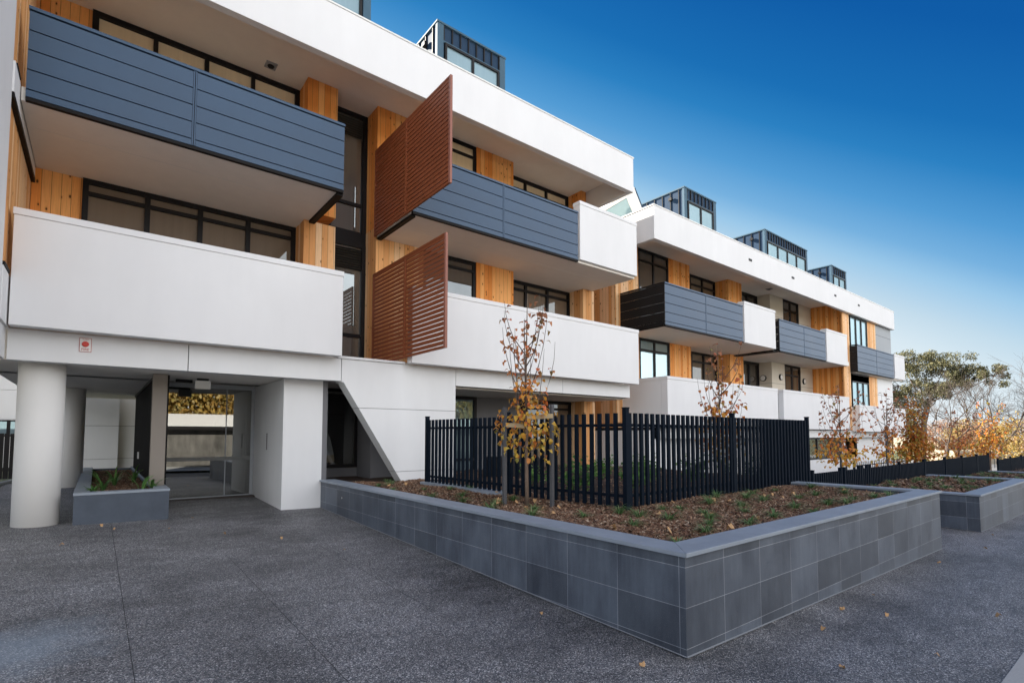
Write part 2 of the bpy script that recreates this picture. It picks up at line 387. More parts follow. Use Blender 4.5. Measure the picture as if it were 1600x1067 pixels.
# parts carry world coordinates in their meshes: parent chain keeps the identity offset
_old_part = part
def part(mb, name, mat, parent=None, bevel=0, **k):
    if parent is None or parent is bld:
        off = Vector(bld.location); mb.v = [(a-off.x, b-off.y, c-off.z) for a, b, c in mb.v]
        o = mb.build(name, mat, bld, bevel, **k)
    else:
        off = Vector(bld.location); mb.v = [(a-off.x, b-off.y, c-off.z) for a, b, c in mb.v]
        o = mb.build(name, mat, parent, bevel, **k)
    return o

YF, YW, YR = 9.8, 11.6, 12.3      # front plane, timber plane, recessed glazing plane

def window(x0, x1, z0, z1, y, panes=2, glass='room', mull=.05, fr=.07, transom=None, parent=None, depth=.08, frame='frame', gl2=None):
    f = MB()
    f.box(x0, x0+fr, y-depth, y, z0, z1).box(x1-fr, x1, y-depth, y, z0, z1)
    f.box(x0+fr, x1-fr, y-depth, y, z1-fr, z1).box(x0+fr, x1-fr, y-depth, y, z0, z0+fr)
    w = (x1-x0-2*fr)/panes
    for i in range(1, panes):
        c = x0+fr+w*i; f.box(c-mull/2, c+mull/2, y-depth+.004, y-.001, z0+fr, z1-fr)
    if transom: f.box(x0+fr, x1-fr, y-depth+.002, y-.002, transom-.035, transom+.035)
    fo = part(f, 'window', M[frame], parent)
    part(B(x0+fr*.5, x1-fr*.5, y-.035, y-.012, z0+fr*.5, z1-fr*.5), 'pane', M[glass], fo)
    return fo

def parapet(x0, x1, z0, z1, y=YF, th=.22, capd=.10, name='balcony_parapet', mat='white'):
    p = part(B(x0, x1, y, y+th, z0, z1-capd), name, M[mat], bevel=.006)
    part(B(x0-.012, x1+.012, y-.014, y+th+.014, z1-capd, z1), 'coping', M[mat], p, bevel=.008)
    return p

def louvre(x0, x1, z0, z1, mids, y=YF, side=None, mat='louvre'):
    """board-clad steel balustrade: rail, five boards with shadow gaps, posts, black angle below"""
    f = MB(); f.box(x0, x1, y+.03, y+.06, z0, z1-.05)
    bal = part(f, 'balustrade', M['frame'])
    zs = [z0, z0+.115, z0+.115+(z1-z0-.175)/4, z0+.115+(z1-z0-.175)/2, z0+.115+(z1-z0-.175)*3/4, z1-.06]
    xs = [x0] + mids + [x1]
    b = MB()
    for i in range(len(xs)-1):
        xa, xb = xs[i]+(.03 if i else .0), xs[i+1]-(.03 if i < len(xs)-2 else .0)
        for k_ in range(5): b.box(xa, xb, y, y+.034, zs[k_]+.009, zs[k_+1]-.009)
    part(b, 'boards', M[mat], bal)
    r = MB(); r.box(x0-.01, x1+.01, y-.018, y+.07, z1-.05, z1)
    part(r, 'top_rail', M[mat], bal, bevel=.004)
    for m in mids:
        q = MB(); q.box(m-.026, m-.005, y-.006, y+.03, z0+.01, z1-.055); q.box(m+.005, m+.026, y-.006, y+.03, z0+.01, z1-.055)
        part(q, 'post', M[mat], bal)
    part(B(x0, x1, y-.004, y+.066, z0-.05, z0-.002), 'edge_angle', M['steeldark'], bal)
    if side:
        xx, ya, yb = side; s = MB()
        for k_ in range(5): s.box(xx-.034, xx, ya+.001, yb, zs[k_]+.006, zs[k_+1]-.006)
        s.box(xx-.04, xx, ya, yb, z1-.05, z1)
        part(s, 'side_boards', M['louvredark'], bal)
        part(B(xx-.03, xx+.02, ya+.07, yb, z0-.05, z0), 'side_angle', M['steeldark'], bal)
    return bal

# --- nearest wing: roof, fascia, floors
fas = MB(); fas.box(-1.0, 12.52, YF, YF+.16, 9.03, 10.09); fas.box(12.36, 12.52, YF+.16, 20, 9.03, 10.09)
fo = part(fas, 'roof_fascia', M['white'], bevel=.006)
cp = MB(); cp.box(-1.0, 12.54, YF-.015, YF+.20, 10.09, 10.125); cp.box(12.34, 12.54, YF+.20, 20, 10.09, 10.125); part(cp, 'coping', M['plastic'], fo)
part(B(-1.2, 12.355, YF+.162, 20, 9.65, 9.92), 'roof', M['soffit'])
part(B(-1.75, 12.62, YR+.03, YR+.28, 2.76, 9.645), 'rear_wall', M['dgrey'])
part(B(12.62, 13.76, YR+.62, YR+.75, .1, 9.0), 'recess_wall', M['frame'])
part(B(-1.0, 3.62, YF+.08, YR+.028, 6.40, 6.60), 'floor_slab', M['soffit'])
part(B(5.10, 12.60, YF+.08, YR+.028, 6.40, 6.60), 'floor_slab', M['soffit'])
part(B(3.50, 3.62, YF+.075, YW+.0, 6.345, 6.398), 'edge_angle', M['steeldark'])
part(B(5.10, 5.20, YF+.075, YW+.0, 6.345, 6.398), 'edge_angle', M['steeldark'])
part(B(-1.0, 12.6, 10.32, YR+.028, 3.20, 3.26), 'floor_slab', M['soffit'])
part(B(-.9, 3.5, 10.66, 10.672, 6.3975, 6.3995), 'soffit_joint', M['plastic']); part(B(5.25, 12.5, 10.66, 10.672, 6.3975, 6.3995), 'soffit_joint', M['plastic'])
# timber walls
def wood(x0, x1, y0, y1, z0, z1, m='wood', name='timber_wall'): return part(B(x0, x1, y0, y1, z0, z1), name, M[m])
wood(3.40, 4.09, YW, YR+.02, 3.262, 6.398, 'woodpale'); wood(3.42, 4.09, YW, YR+.02, 6.602, 9.648)
wood(5.07, 6.35, YW, YR+.02, 3.262, 6.398, 'woodpale'); wood(5.07, 6.35, YW, YR+.02, 6.602, 9.648)
part(B(5.066, 5.098, YW, YR+.02, 6.34, 6.66), 'timber_wall', M['woodpale'])
wood(7.98, 9.28, YW, YR+.02, 3.262, 6.398); wood(7.98, 9.28, YW, YR+.02, 6.602, 9.648)
wood(12.16, 12.68, YW, YR+.6, 3.262, 6.398, 'woodpale'); wood(12.12, 12.34, YW, YR+.6, 6.602, 9.648)
wood(-1.055, -.36, YR-.04, YR+.02, 3.262, 6.398); wood(-1.055, -.33, YR-.04, YR+.02, 6.602, 9.648)
part(B(4.09, 5.07, YF+1.0, YF+1.02, 3.262, 3.264), 'void_floor', M['dgrey'])
# windows
window(-.36, 3.40, 3.262, 6.398, YR+.0, 4, 'roomtan', .09, .09, 6.13, depth=.1)
window(-.33, 3.42, 6.602, 9.648, YR+.0, 4, 'blind', .08, .10, 9.22, depth=.1)
window(6.35, 7.98, 3.262, 6.398, YW+.10, 1, 'room', .06, .09, 6.13)
window(6.35, 7.98, 6.602, 9.648, YW+.10, 1, 'blind', .06, .09, 9.32)
window(9.28, 12.16, 3.262, 6.398, YR, 3, 'roomtan', .09, .09, 6.13, depth=.1)
window(9.28, 12.12, 6.602, 9.648, YR, 3, 'blind', .08, .09, 9.28, depth=.1)
# stair slot between the two timber piers
sl = window(4.09, 5.07, 3.262, 9.648, YR, 1, 'slotglass', .05, .10, None, depth=.1)
part(B(4.19, 4.97, YR-.09, YR-.005, 6.28, 6.66), 'spandrel', M['frame'], sl)
part(B(4.19, 4.97, YR-.08, YR-.006, 7.30, 7.38), 'spandrel', M['frame'], sl)
part(B(4.19, 4.97, YR-.08, YR-.006, 4.05, 4.13), 'spandrel', M['frame'], sl)
for za, zb in ((9.05, 9.55), (5.72, 6.26)):
    lv = MB(); n_ = int((zb-za)/.06)
    for i in range(n_):
        z = za+.06*i; lv.prism([(YR-.085, z), (YR-.045, z+.035), (YR-.040, z+.030), (YR-.080, z-.005)], 'x', 4.19, 4.97)
    part(lv, 'louvre_grille', M['louvredark'], sl)
part(B(4.94, 4.975, YR-.07, YR-.006, 6.7, 9.0), 'mullion', M['frame'], sl)
# balustrades and parapets
louvre(-.95, 3.60, 6.43, 7.76, [1.08])
louvre(5.10, 10.10, 6.43, 7.78, [7.54])
parapet(10.16, 12.61, 6.46, 8.10, YF-.02, .25)
parapet(-1.0, 3.63, 3.19, 4.83)
parapet(5.12, 12.66, 3.19, 4.83)
# beam band over the ground floor, in panels
xs = [-1.03, 1.15, 3.735, 6.39, 9.78, 12.6]
for i in range(5):
    a, b_ = xs[i]+(.006 if i else 0), xs[i+1]-.006
    if i == 2:   # the leaning wall grows out of the beam
        continue
    part(B(a, b_, 10.1, 10.32, 2.74 if i < 3 else 2.80, 3.185), 'beam', M['panel'], bevel=.003)
part(B(-1.0, 12.58, 10.13, 10.30, 2.80, 3.18), 'beam_core', M['joint'])
part(B(3.65, 5.10, 10.07, 10.34, 3.187, 3.235), 'sill', M['white'], bevel=.004)
dw = MB()
def xd(z): return 3.78 + (2.72-z)*(5.12-3.78)/(2.72-.60)
pz = [(3.183, 2.225), (2.217, .915), (.907, .35)]
for za, zb in pz:
    pts = [(max(3.741, xd(za)) if za < 2.72 else 3.741, za), (6.385, za), (6.385, zb), (xd(zb), zb)]
    if za > 2.72: pts = [(3.741, za), (6.385, za), (6.385, zb), (xd(zb), zb), (xd(2.72), 2.72), (3.741, 2.72)]
    dw.prism(pts, 'y', 10.1, 10.42)
part(dw, 'leaning_wall', M['panel'], bevel=.003)
core = MB(); core.prism([(3.80, 3.17), (6.37, 3.17), (6.37, .3), (xd(.3)+.02, .3), (xd(2.7)+.02, 2.7)], 'y', 10.115, 10.405); part(core, 'wall_core', M['joint'])
part(B(-1.4, 12.58, 10.322, 19.6, 2.76, 3.195), 'ground_floor_ceiling', M['soffit'])
# ground floor of the nearest wing: courtyard front
part(B(8.43, 12.0, YR-.02, YR+.1, .3, 2.755), 'dark_cladding', M['dgrey'])
window(6.4, 8.42, .35, 2.755, YR-.03, 1, 'skyglass', .06, .09, 1.0)
window(10.1, 12.16, .35, 2.755, YR-.05, 2, 'roomtan', .1, .1, 2.5)
wood(12.17, 12.68, YW, YR+.6, .2, 2.755, 'woodpale')
cj = MB()
for z in (1.95, 1.15): cj.box(8.43, 10.1, YR-.024, YR-.018, z, z+.006)
part(cj, 'cladding_joint', M['joint'])
# entrance block, lobby
eb = MB(); eb.box(2.76, 3.50, 10.45, 12.95, .1, 2.755); part(eb, 'entrance_wall', M['panel'], bevel=.004)
part(B(3.502, 5.2, 12.0, 12.1, .1, .92), 'plinth', M['dgrey'])
part(B(4.84, 6.385, 11.2, 12.1, .1, 2.755), 'dark_cladding', M['dgrey'])
part(B(3.502, 3.6, 10.46, 11.99, .1, 2.755), 'dark_cladding', M['dgrey'])
part(B(3.6, 6.4, 13.6, 13.7, .1, 2.755), 'back_room_wall', M['frame'])
window(3.51, 4.835, .93, 2.755, 12.05, 1, 'clearpane', .05, .07)
gb = G(1.9, 12.8)
part(B(2.758, 2.76+.01, 10.46, 12.94, .1, .11), 'wall_foot', M['grout'])
# glazed entrance
ent = MB(); Yg = 12.78
ent.box(.96, 1.02, Yg-.03, Yg+.03, gb, 2.755).box(2.69, 2.755, Yg-.03, Yg+.03, gb, 2.755).box(1.02, 2.69, Yg-.03, Yg+.03, 2.67, 2.755).box(1.02, 2.69, Yg-.04, Yg+.04, gb-.03, gb+.03)
ent.box(2.19, 2.21, Yg-.015, Yg+.02, gb+.03, 2.67)
eo = part(ent, 'entrance_glazing', M['grey'])
part(B(1.02, 2.69, Yg-.006, Yg+.006, gb+.03, 2.67), 'pane', M['lobbyglass'], eo)
part(B(1.02, 2.69, Yg-.016, Yg-.010, gb+.78, gb+.86), 'manifestation_band', M['frost'], eo)
part(B(1.0, 2.75, 12.5, 20, gb-.05, gb+.008), 'lobby_floor', M['lobbyfloor'])
part(B(1.0, 7.0, 17.8, 18.0, .1, 2.755), 'lobby_back_wall', M['lobbywall'])
part(B(2.76, 2.9, 12.955, 17.79, .1, 2.755), 'lobby_side_wall', M['lobbywall'])
ld = part(B(2.72, 2.755, 13.5, 14.5, gb, gb+2.05), 'lobby_door', M['steeldark'])
part(B(2.69, 2.718, 13.55, 13.58, gb+.8, gb+1.3), 'door_handle', M['steel'], ld)
part(B(.96, .995, 11.20, 17.79, .1, 2.755), 'lobby_screen_lining', M['steeldark'])
# battened screen wall and its end post
bt = MB(); y = 11.22
while y < 17.5: bt.box(.80, .86, y, y+.05, .80, 2.70); y += .155
bt.box(.86, .958, 11.20, 17.6, .80, 2.755); bt.box(.78, .87, 11.205, 17.6, 2.70, 2.756)
part(bt, 'batten_screen', M['steeldark'])
part(B(.74, .955, 11.03, 11.195, .80, 2.755), 'screen_post', M['greige'])
# rear panel walls seen through the undercroft
rp = MB()
for x0, x1 in ((-1.3, .52), (.53, 2.6)):
    for z0, z1 in ((.1, .95), (.96, 1.95), (1.96, 3.4)): rp.box(x0, x1, 20.0+(.0 if x0 < 0 else .25), 20.1+(.25 if x0 > 0 else 0), z0, z1)
part(rp, 'rear_panel_wall', M['panel'])
part(B(-1.2, 2.6, 20.4, 20.5, .1, 3.4), 'panel_core', M['joint'])
# columns
for i, (cx, cy_) in enumerate(((-.675, 10.62), (-.50, 15.9))):
    c = MB(); c.cyl(cx, cy_, .05, 2.757, .275, 64)
    o = part(c, 'column', M['column'], fix=True)
    for p_ in o.data.polygons: p_.use_smooth = len(p_.vertices) == 4

# --- left return wing (faces the courtyard)
lw = MB(); lw.box(-3.5, -1.03, 6.5, 9.28, 3.185, 12.0); part(lw, 'return_wall', M['white'], bevel=.004)
part(B(-1.6, -1.02, 9.285, 11.0, 3.185, 3.88), 'return_parapet', M['white'], bevel=.004)
part(B(-1.62, -1.008, 9.29, 9.78, 3.88, 3.93), 'coping', M['steeldark'])
wl = MB(); wl.box(-1.7, -1.06, 9.285, 12.3, 3.94, 6.12); wl.box(-1.7, -1.06, 9.285, 12.3, 6.70, 9.645); part(wl, 'timber_wall', M['woodpale'])
part(B(-1.7, -1.01, 9.285, 12.3, 6.20, 6.62), 'return_band', M['white'])
part(B(-1.7, -1.005, 9.285, 12.3, 6.12, 6.195), 'edge_angle', M['steeldark'])
part(B(-1.7, -1.0, 9.4, 9.78, 6.625, 6.66), 'edge_angle', M['steeldark'])
part(B(-3.5, -1.05, 6.5, 10.09, 2.74, 3.18), 'return_beam', M['panel'], bevel=.003)
part(B(-6, -1.42, 10.4, 13.0, 2.765, 3.0), 'return_soffit', M['soffit'])

# --- rust screens either side of the second balcony
def screen(z0, z1, y0, y1, x=5.03):
    fr = MB()
    ym = 9.98
    fr.box(x-.02, x+.03, y0, y0+.06, z0, z1); 
    o = part(fr, 'privacy_screen', M['rustedge'])
    g = MB()
    for ya, yb in ((y0+.06, ym-.03), (ym+.03, y1)):
        g.box(x-.02, x+.02, ya, yb, z1-.04, z1).box(x-.02, x+.02, ya, yb, z0, z0+.05)
    g.box(x-.025, x+.02, ym-.03, ym+.03, z0, z1).box(x-.02, x+.02, y1, y1+.04, z0, z1)
    part(g, 'screen_frame', M['rust'], o)
    s = MB(); n_ = int((z1-z0-.1)/.088); st = (z1-z0-.09)/n_
    for i in range(n_):
        z = z0+.055+st*i
        for ya, yb in ((y0+.06, ym-.03), (ym+.03, y1)): s.box(x-.012, x+.012, ya, yb, z+.020, z+st-.004)
    part(s, 'slats', M['rust'], o)
screen(6.40, 8.50, 8.17, 11.56)
screen(3.30, 5.49, 8.30, 11.59)

# --- far wing
F2 = MB(); F2.box(13.52, 36.66, YF, YF+.16, 7.86, 8.93); F2.box(13.52, 13.68, YF+.16, 20, 7.86, 8.93); F2.box(36.5, 36.66, YF+.16, 20, 7.86, 8.93)
fo = part(F2, 'roof_fascia', M['white'], bevel=.006)
cp = MB(); cp.box(13.50, 36.68, YF-.015, YF+.2, 8.93, 8.965); cp.box(13.50, 13.70, YF+.2, 20, 8.93, 8.965); part(cp, 'coping', M['plastic'], fo)
part(B(13.685, 36.49, YF+.162, 20, 8.42, 8.66), 'roof', M['soffit'])
part(B(14.0, 36.5, YR+.03, YR+.28, -.6, 8.415), 'rear_wall', M['dgrey'])
part(B(14.05, 21.54, YF+.08, YR+.028, 5.15, 5.35), 'floor_slab', M['soffit'])
part(B(21.92, 29.6, YF+.08, YR+.028, 5.15, 5.35), 'floor_slab', M['soffit'])
part(B(21.545, 21.90, YF+.12, YR+.02, 5.09, 5.14), 'edge_angle', M['steeldark'])
part(B(14.3, 29.6, 10.12, YR+.028, 1.97, 2.1), 'floor_slab', M['soffit'])
louvre(14.03, 18.93, 5.18, 6.56, [16.4], side=(14.03, YF, 11.59))
parapet(19.0, 21.5, 5.16, 6.74, YF-.02, .25)
louvre(21.9, 26.55, 5.14, 6.47, [24.25], side=(21.9, YF, 11.0))
parapet(26.62, 29.15, 5.10, 6.66, YF-.02, .25)
louvre(30.1, 35.7, 4.92, 6.28, [32.9], y=9.65, side=(30.1, 9.65, 10.0))
parapet(35.78, 37.6, 4.92, 6.34, 9.62, .25)
part(B(30.1, 37.5, 9.73, 10.0, 4.86, 5.0), 'floor_slab', M['soffit'])
part(B(36.66, 37.6, 9.9, 12.5, 4.92, 6.34), 'end_parapet', M['white'])
pp = parapet(14.08, 21.58, 1.93, 3.55)
part(B(14.08, 14.3, YF+.225, YW, 1.93, 3.45), 'end_parapet', M['white'])
part(B(14.065, 14.315, YF+.24, YW, 3.45, 3.55), 'coping', M['white'])
parapet(22.08, 29.22, 1.93, 3.55)
parapet(30.1, 37.5, 1.85, 3.2, 9.65, .22)
part(B(30.1, 30.3, 9.88, 10.0, 1.85, 3.1), 'end_parapet', M['white'])
part(B(21.6, 22.06, 10.0, 10.1, 1.9, 3.4), 'recess_panel', M['grey'])
part(B(29.24, 30.1, 9.99, 10.05, 1.92, 7.855), 'timber_wall', M['woodpale'])
# beam + ground storey of the far wing
part(B(14.3, 37.0, 10.02, 10.3, 1.56, 1.90), 'beam', M['panel'])
part(B(14.0, 24.4, 10.32, 10.5, -.7, 1.55), 'courtyard_wall', M['white'])
part(B(13.72, 14.0, 10.32, 12.9, -.7, 1.83), 'courtyard_wall', M['white'])
part(B(13.74, 14.3, 10.36, 12.88, 1.832, 1.925), 'shadow_gap', M['frame'])
part(B(13.755, 14.2, 11.7, 12.85, 1.93, 2.1), 'timber_wall', M['woodpale'])
part(B(24.4, 37.0, 10.32, 10.5, -.9, .52), 'courtyard_wall', M['white'])
part(B(24.4, 25.1, 10.32, 10.5, .52, 1.555), 'pier', M['panel'])
part(B(30.0, 31.6, 10.31, 10.5, .52, 1.555), 'pier', M['panel'])
part(B(35.2, 37.0, 10.32, 10.5, .52, 1.555), 'pier', M['grey'])
window(25.1, 30.0, .52, 1.555, 10.45, 3, 'room', .1, .08)
window(31.6, 35.2, .52, 1.555, 10.45, 3, 'skyglass', .1, .08)
# timber, windows, cladding of the far wing
for (za, zb, first) in ((2.102, 5.148, 0), (5.352, 8.418, 1)):
    m1 = 'woodpale' if not first else 'wood'
    wood(13.75, 15.02, YW, YR+.5, za, zb, 'woodpale')
    wood(16.86, 18.26, YW, YR+.02, za, zb); wood(21.2, 22.34, YW, YR+.02, za, zb)
    window(15.02, 16.86, za, zb, YW+.08, 2, 'room' if first else 'brightglass', .08, .09, zb-.42)
    window(18.26, 21.2, za, zb, YR, 3, 'roomtan', .09, .09, zb-.4, depth=.1)
    window(22.34, 25.0, za, zb, YR, 3, 'room', .12, .12, None, depth=.1)
    part(B(25.0, 26.35, YW, YR+.02, za, zb), 'cream_wall', M['cream']); part(B(28.15, 29.58, YW, YR+.02, za, zb), 'cream_wall', M['cream'])
    window(26.35, 28.15, za, zb, YW+.1, 2, 'room', .09, .09, zb-.5)
    jj = MB()
    for k_ in (1, 2): 
        z = za+k_*(zb-za)/3; jj.box(25.0, 26.35, YW-.004, YW, z, z+.01).box(28.15, 29.58, YW-.004, YW, z, z+.01).box(24.996, 25.0, YW, YR, z, z+.01)
    part(jj, 'cladding_joint', M['joint'])
    wood(29.6, 29.75, 10.06, YR+.02, za, zb, 'wood')
for (za, zb) in ((3.2, 4.85), (5.0, 7.855)):
    window(30.25, 32.7, za-.6 if za > 4 else 1.95, zb, 10.06, 3, 'brightglass', .09, .06)
    wood(32.7, 34.05, 10.0, 10.06, 1.95 if za < 4 else za, zb, 'woodpale')
    part(B(34.06, 36.62, 10.0, 10.3, 1.95 if za < 4 else za, zb), 'grey_cladding', M['panel'] if za < 4 else M['grey'])
part(B(29.76, 36.55, 10.31, 20, -.9, 8.41), 'end_wall', M['panel'])
jj = MB()
for z in (3.9, 6.2, 7.3): jj.box(34.06, 36.62, 9.995, 10.0, z, z+.012)
part(jj, 'cladding_joint', M['joint'])
# overflow slots in the far fascia
for x in (19.6, 22.6+.7, 27.9, 31.0):
    part(B(x-.12, x+.12, YF-.012, YF+.001, 8.05+.35, 8.14+.35), 'overflow_slot', M['frame'])

# --- rooftop boxes of standing-seam zinc
def penthouse(x0, x1, y0, y1, z0, z1, panes, seam=.40):
    b = MB(); b.box(x0+.03, x1-.03, y0+.05, y1, z0, z1-.05)
    o = part(b, 'rooftop_box', M['zinc'])
    t = MB(); t.box(x0-.02, x1+.02, y0-.02, y1+.02, z1-.05, z1)
    part(t, 'roof_edge', M['zincpale'], o)
    s = MB(); y = y0+.25
    while y < y1: s.box(x0-.005, x0+.03, y, y+.03, z0, z1-.055).box(x1-.03, x1+.005, y, y+.03, z0, z1-.055); y += seam
    zt = z1-.50; n_ = max(3, int((x1-x0-.44)/.27)); w = (x1-x0-.44)/n_
    for i in range(n_+1): s.box(x0+.22+w*i-.014, x0+.22+w*i+.014, y0+.0, y0+.05, zt, z1-.055)
    part(s, 'seams', M['louvredark'], o)
    f = MB(); f.box(x0, x0+.20, y0, y0+.10, z0, z1-.052).box(x1-.20, x1, y0, y0+.10, z0, z1-.052).box(x0+.20, x1-.20, y0-.005, y0+.10, zt-.05, zt)
    part(f, 'trim', M['zincpale'], o)
    window(x0+.24, x1-.24, z0+.05, zt-.055, y0+.045, panes, 'skyglass', .07, .06, parent=o, frame='louvredark')
    part(B(x0-.10, x0-.005, y0+.55, y0+.70, z1-.42, z1-.30), 'vent_hood', M['frame'], o)
penthouse(6.93, 9.28, 12.0, 15.5, 9.92, 13.06, 2)
penthouse(2.65, 5.02, 12.0, 15.5, 9.92, 13.06, 2)
penthouse(18.62, 21.05, 12.0, 19, 8.66, 11.93, 2)
penthouse(25.5, 30.4, 12.0, 19, 8.66, 11.86, 4)
penthouse(33.7, 36.0, 12.0, 19, 8.66, 11.74, 2)
# sloping roof light between the wings
def slab4(p, th):
    p = [Vector(q) for q in p]; n = (p[1]-p[0]).cross(p[3]-p[0]).normalized()*th; b = MB()
    b.add([q for q in p]+[q+n for q in p], [(0,1,2,3),(7,6,5,4),(0,4,5,1),(1,5,6,2),(2,6,7,3),(3,7,4,0)]); return b
RL = ((14.6, 14.0, 9.90), (14.6, 11.75, 10.18), (15.5, 12.1, 9.78), (15.5, 14.2, 9.5))
r_o = part(slab4([(14.45, 14.6, 9.90), (14.45, 11.3, 10.28), (16.0, 11.9, 9.62), (16.0, 14.9, 9.2)], .10), 'roof_light', M['plastic'])
part(slab4([(x, y, z-.03) for x, y, z in RL], .02), 'pane', M['clearsky'], r_o)
part(B(14.8, 15.9, 14.6, 15.4, 8.66, 10.2), 'roof_light_curb', M['zinc'])
part(MB().tube([(14.5, 11.33, 10.36), (16.0, 11.9, 9.72)], [.04, .04], 6), 'ridge_cap', M['zinc'], r_o)

# --- wall lamps, soffit lamps, sign, exit box
def bulkhead(x, y, z, face, label):
    r = empty('wall_light', (x, y, z)); tag(r, label, 'wall light', 'round wall lights on the balconies')
    if face == 'y': a, b, c, d = (0,-.001,0), (0,-.07,0), (0,-.07,0), (0,-.085,0)
    else: a, b, c, d = (-.001,0,0), (-.07,0,0), (-.07,0,0), (-.085,0,0)
    MB().tube([a, b], [.15, .145], 28).build('rim', M['frame'], r, smooth=False)
    MB().tube([c, d], [.12, .10], 28).build('diffuser', M['ivory'], r)
    return r
bulkhead(3.39, 11.95, 5.05, 'x', 'round black-rimmed lamp on the timber pier beside the black doors above the fire sign')
bulkhead(24.995, 12.0, 4.40, 'x', 'round black-rimmed lamp on the shaded side wall, leftmost of the three on cream cladding')
bulkhead(25.85, YW-.001, 4.47, 'y', 'round black-rimmed lamp left of the glazed balcony door, middle of the three on cream cladding')
bulkhead(28.45, YW-.001, 4.43, 'y', 'round black-rimmed lamp right of the glazed balcony door, nearest the big larch wall')
def downlight(x, y, z, label):
    r = empty('ceiling_lamp', (x, y, z)); tag(r, label, 'ceiling lamp', 'square lamps under the roof')
    B(-.11, .11, -.11, .11, -.03, -.001).build('housing', M['grey'], r)
    MB().tube([(0,0,-.031), (0,0,-.05)], [.07, .06], 20).build('lens', M['frame'], r)
downlight(2.67, 11.72, 9.65, 'small square lamp under the top-floor roof above the leftmost balcony')
downlight(24.1, 11.2, 8.42, 'small square lamp under the roof of the far wing before the cream wall')
sg = empty('fire_alarm_sign', (-.18, 10.1, 3.03)); tag(sg, 'white FIRE sign with a round red sounder on the beam above the column', 'sign')
B(-.066, .066, -.012, -.001, -.10, .10).build('plate', M['plastic'], sg, bevel=.002)
B(-.072, .072, -.008, -.0005, -.106, .106).build('backing', M['redtext'], sg)
MB().tube([(0,-.013,.012), (0,-.035,.012)], [.044, .038], 28).build('sounder', M['red'], sg)
MB().tube([(0,-.0345,.012), (0,-.040,.012)], [.030, .026], 24).build('sounder_lens', M['red'], sg)
def text(body, size, loc, rot, mat, parent, name='lettering', ext=.0015):
    cu = bpy.data.curves.new(name, 'FONT'); cu.body = body; cu.size = size; cu.align_x = 'CENTER'; cu.align_y = 'CENTER'; cu.extrude = ext
    o = bpy.data.objects.new(name, cu); COL.objects.link(o)
    dg = bpy.context.evaluated_depsgraph_get(); me = bpy.data.meshes.new_from_object(o.evaluated_get(dg)); bpy.data.objects.remove(o)
    me.materials.clear(); me.materials.append(mat)
    n = bpy.data.objects.new(name, me); link(n, parent); n.location = loc; n.rotation_euler = rot; return n
text('FIRE', .052, (0, -.014, -.068), (R(90), 0, 0), M['redtext'], sg)
text('ALARM', .022, (0, -.014, .082), (R(90), 0, 0), M['redtext'], sg)
ex = empty('ceiling_sign_box', (1.56, 11.5, 2.757)); tag(ex, 'white rectangular sign box hanging from the entrance ceiling', 'sign')
B(-.13, .13, -.025, .025, -.20, -.04).build('sign_body', M['plastic'], ex, bevel=.004)
B(-.10, .10, -.02, .02, -.04, -.001).build('bracket', M['frame'], ex)
sn = empty('door_sensor', (1.30, 11.9, 2.757)); tag(sn, 'black door sensor on the entrance ceiling beside the white sign box', 'sensor')
B(-.14, .14, -.04, .04, -.06, -.001).build('sensor_body', M['frame'], sn, bevel=.01)
ic = empty('street_number_sign', (2.757, 11.6, 1.55)); tag(ic, 'slim dark vertical sign on the side of the white entrance wall', 'sign')
q = MB()
for i in range(9): q.box(-.008, -.0005, -.025, .025, -.17+.038*i, -.142+.038*i)
q.build('characters', M['frame'], ic)
sw = empty('entry_switch', (.798, 15.2, 1.2)); tag(sw, 'small white switch plate on the dark battened screen', 'switch plate')
B(-.03, 0, -.05, .05, -.08, .08).build('plate', M['plastic'], sw, bevel=.003)
sp = tag(MB().tube([(0,0,0), (-.02,0,0)], [.02, .016], 16).build('wall_spout', M['steel']), 'small round steel outlet near the left end of the long bluestone planter', 'outlet'); sp.location = (3.505, 9.3, .55)
# draped shape behind the dark window
dr = MB(); n_ = 26
for k_ in range(7):
    zz = [1.02, 1.2, 1.4, 1.6, 1.75, 1.84, 1.87][k_]; rr = [.46, .43, .38, .33, .26, .15, .02][k_]
    for i in range(n_):
        a = 2*math.pi*i/n_; w = 1+.06*math.sin(5*a+k_*.5)*(1-k_/7); dr.v.append((4.12+rr*w*math.cos(a), 12.75+rr*.6*w*math.sin(a), zz))
for k_ in range(6):
    for i in range(n_): dr.f.append((k_*n_+i, k_*n_+(i+1) % n_, (k_+1)*n_+(i+1) % n_, (k_+1)*n_+i)); dr.m.append(1 if k_ == 0 else 0)
tag(dr.build('draped_sheet', [M['cloth'], M['sticker']], smooth=True), 'pale blue-white sheet draped over something behind the dark ground-floor window', 'sheet')

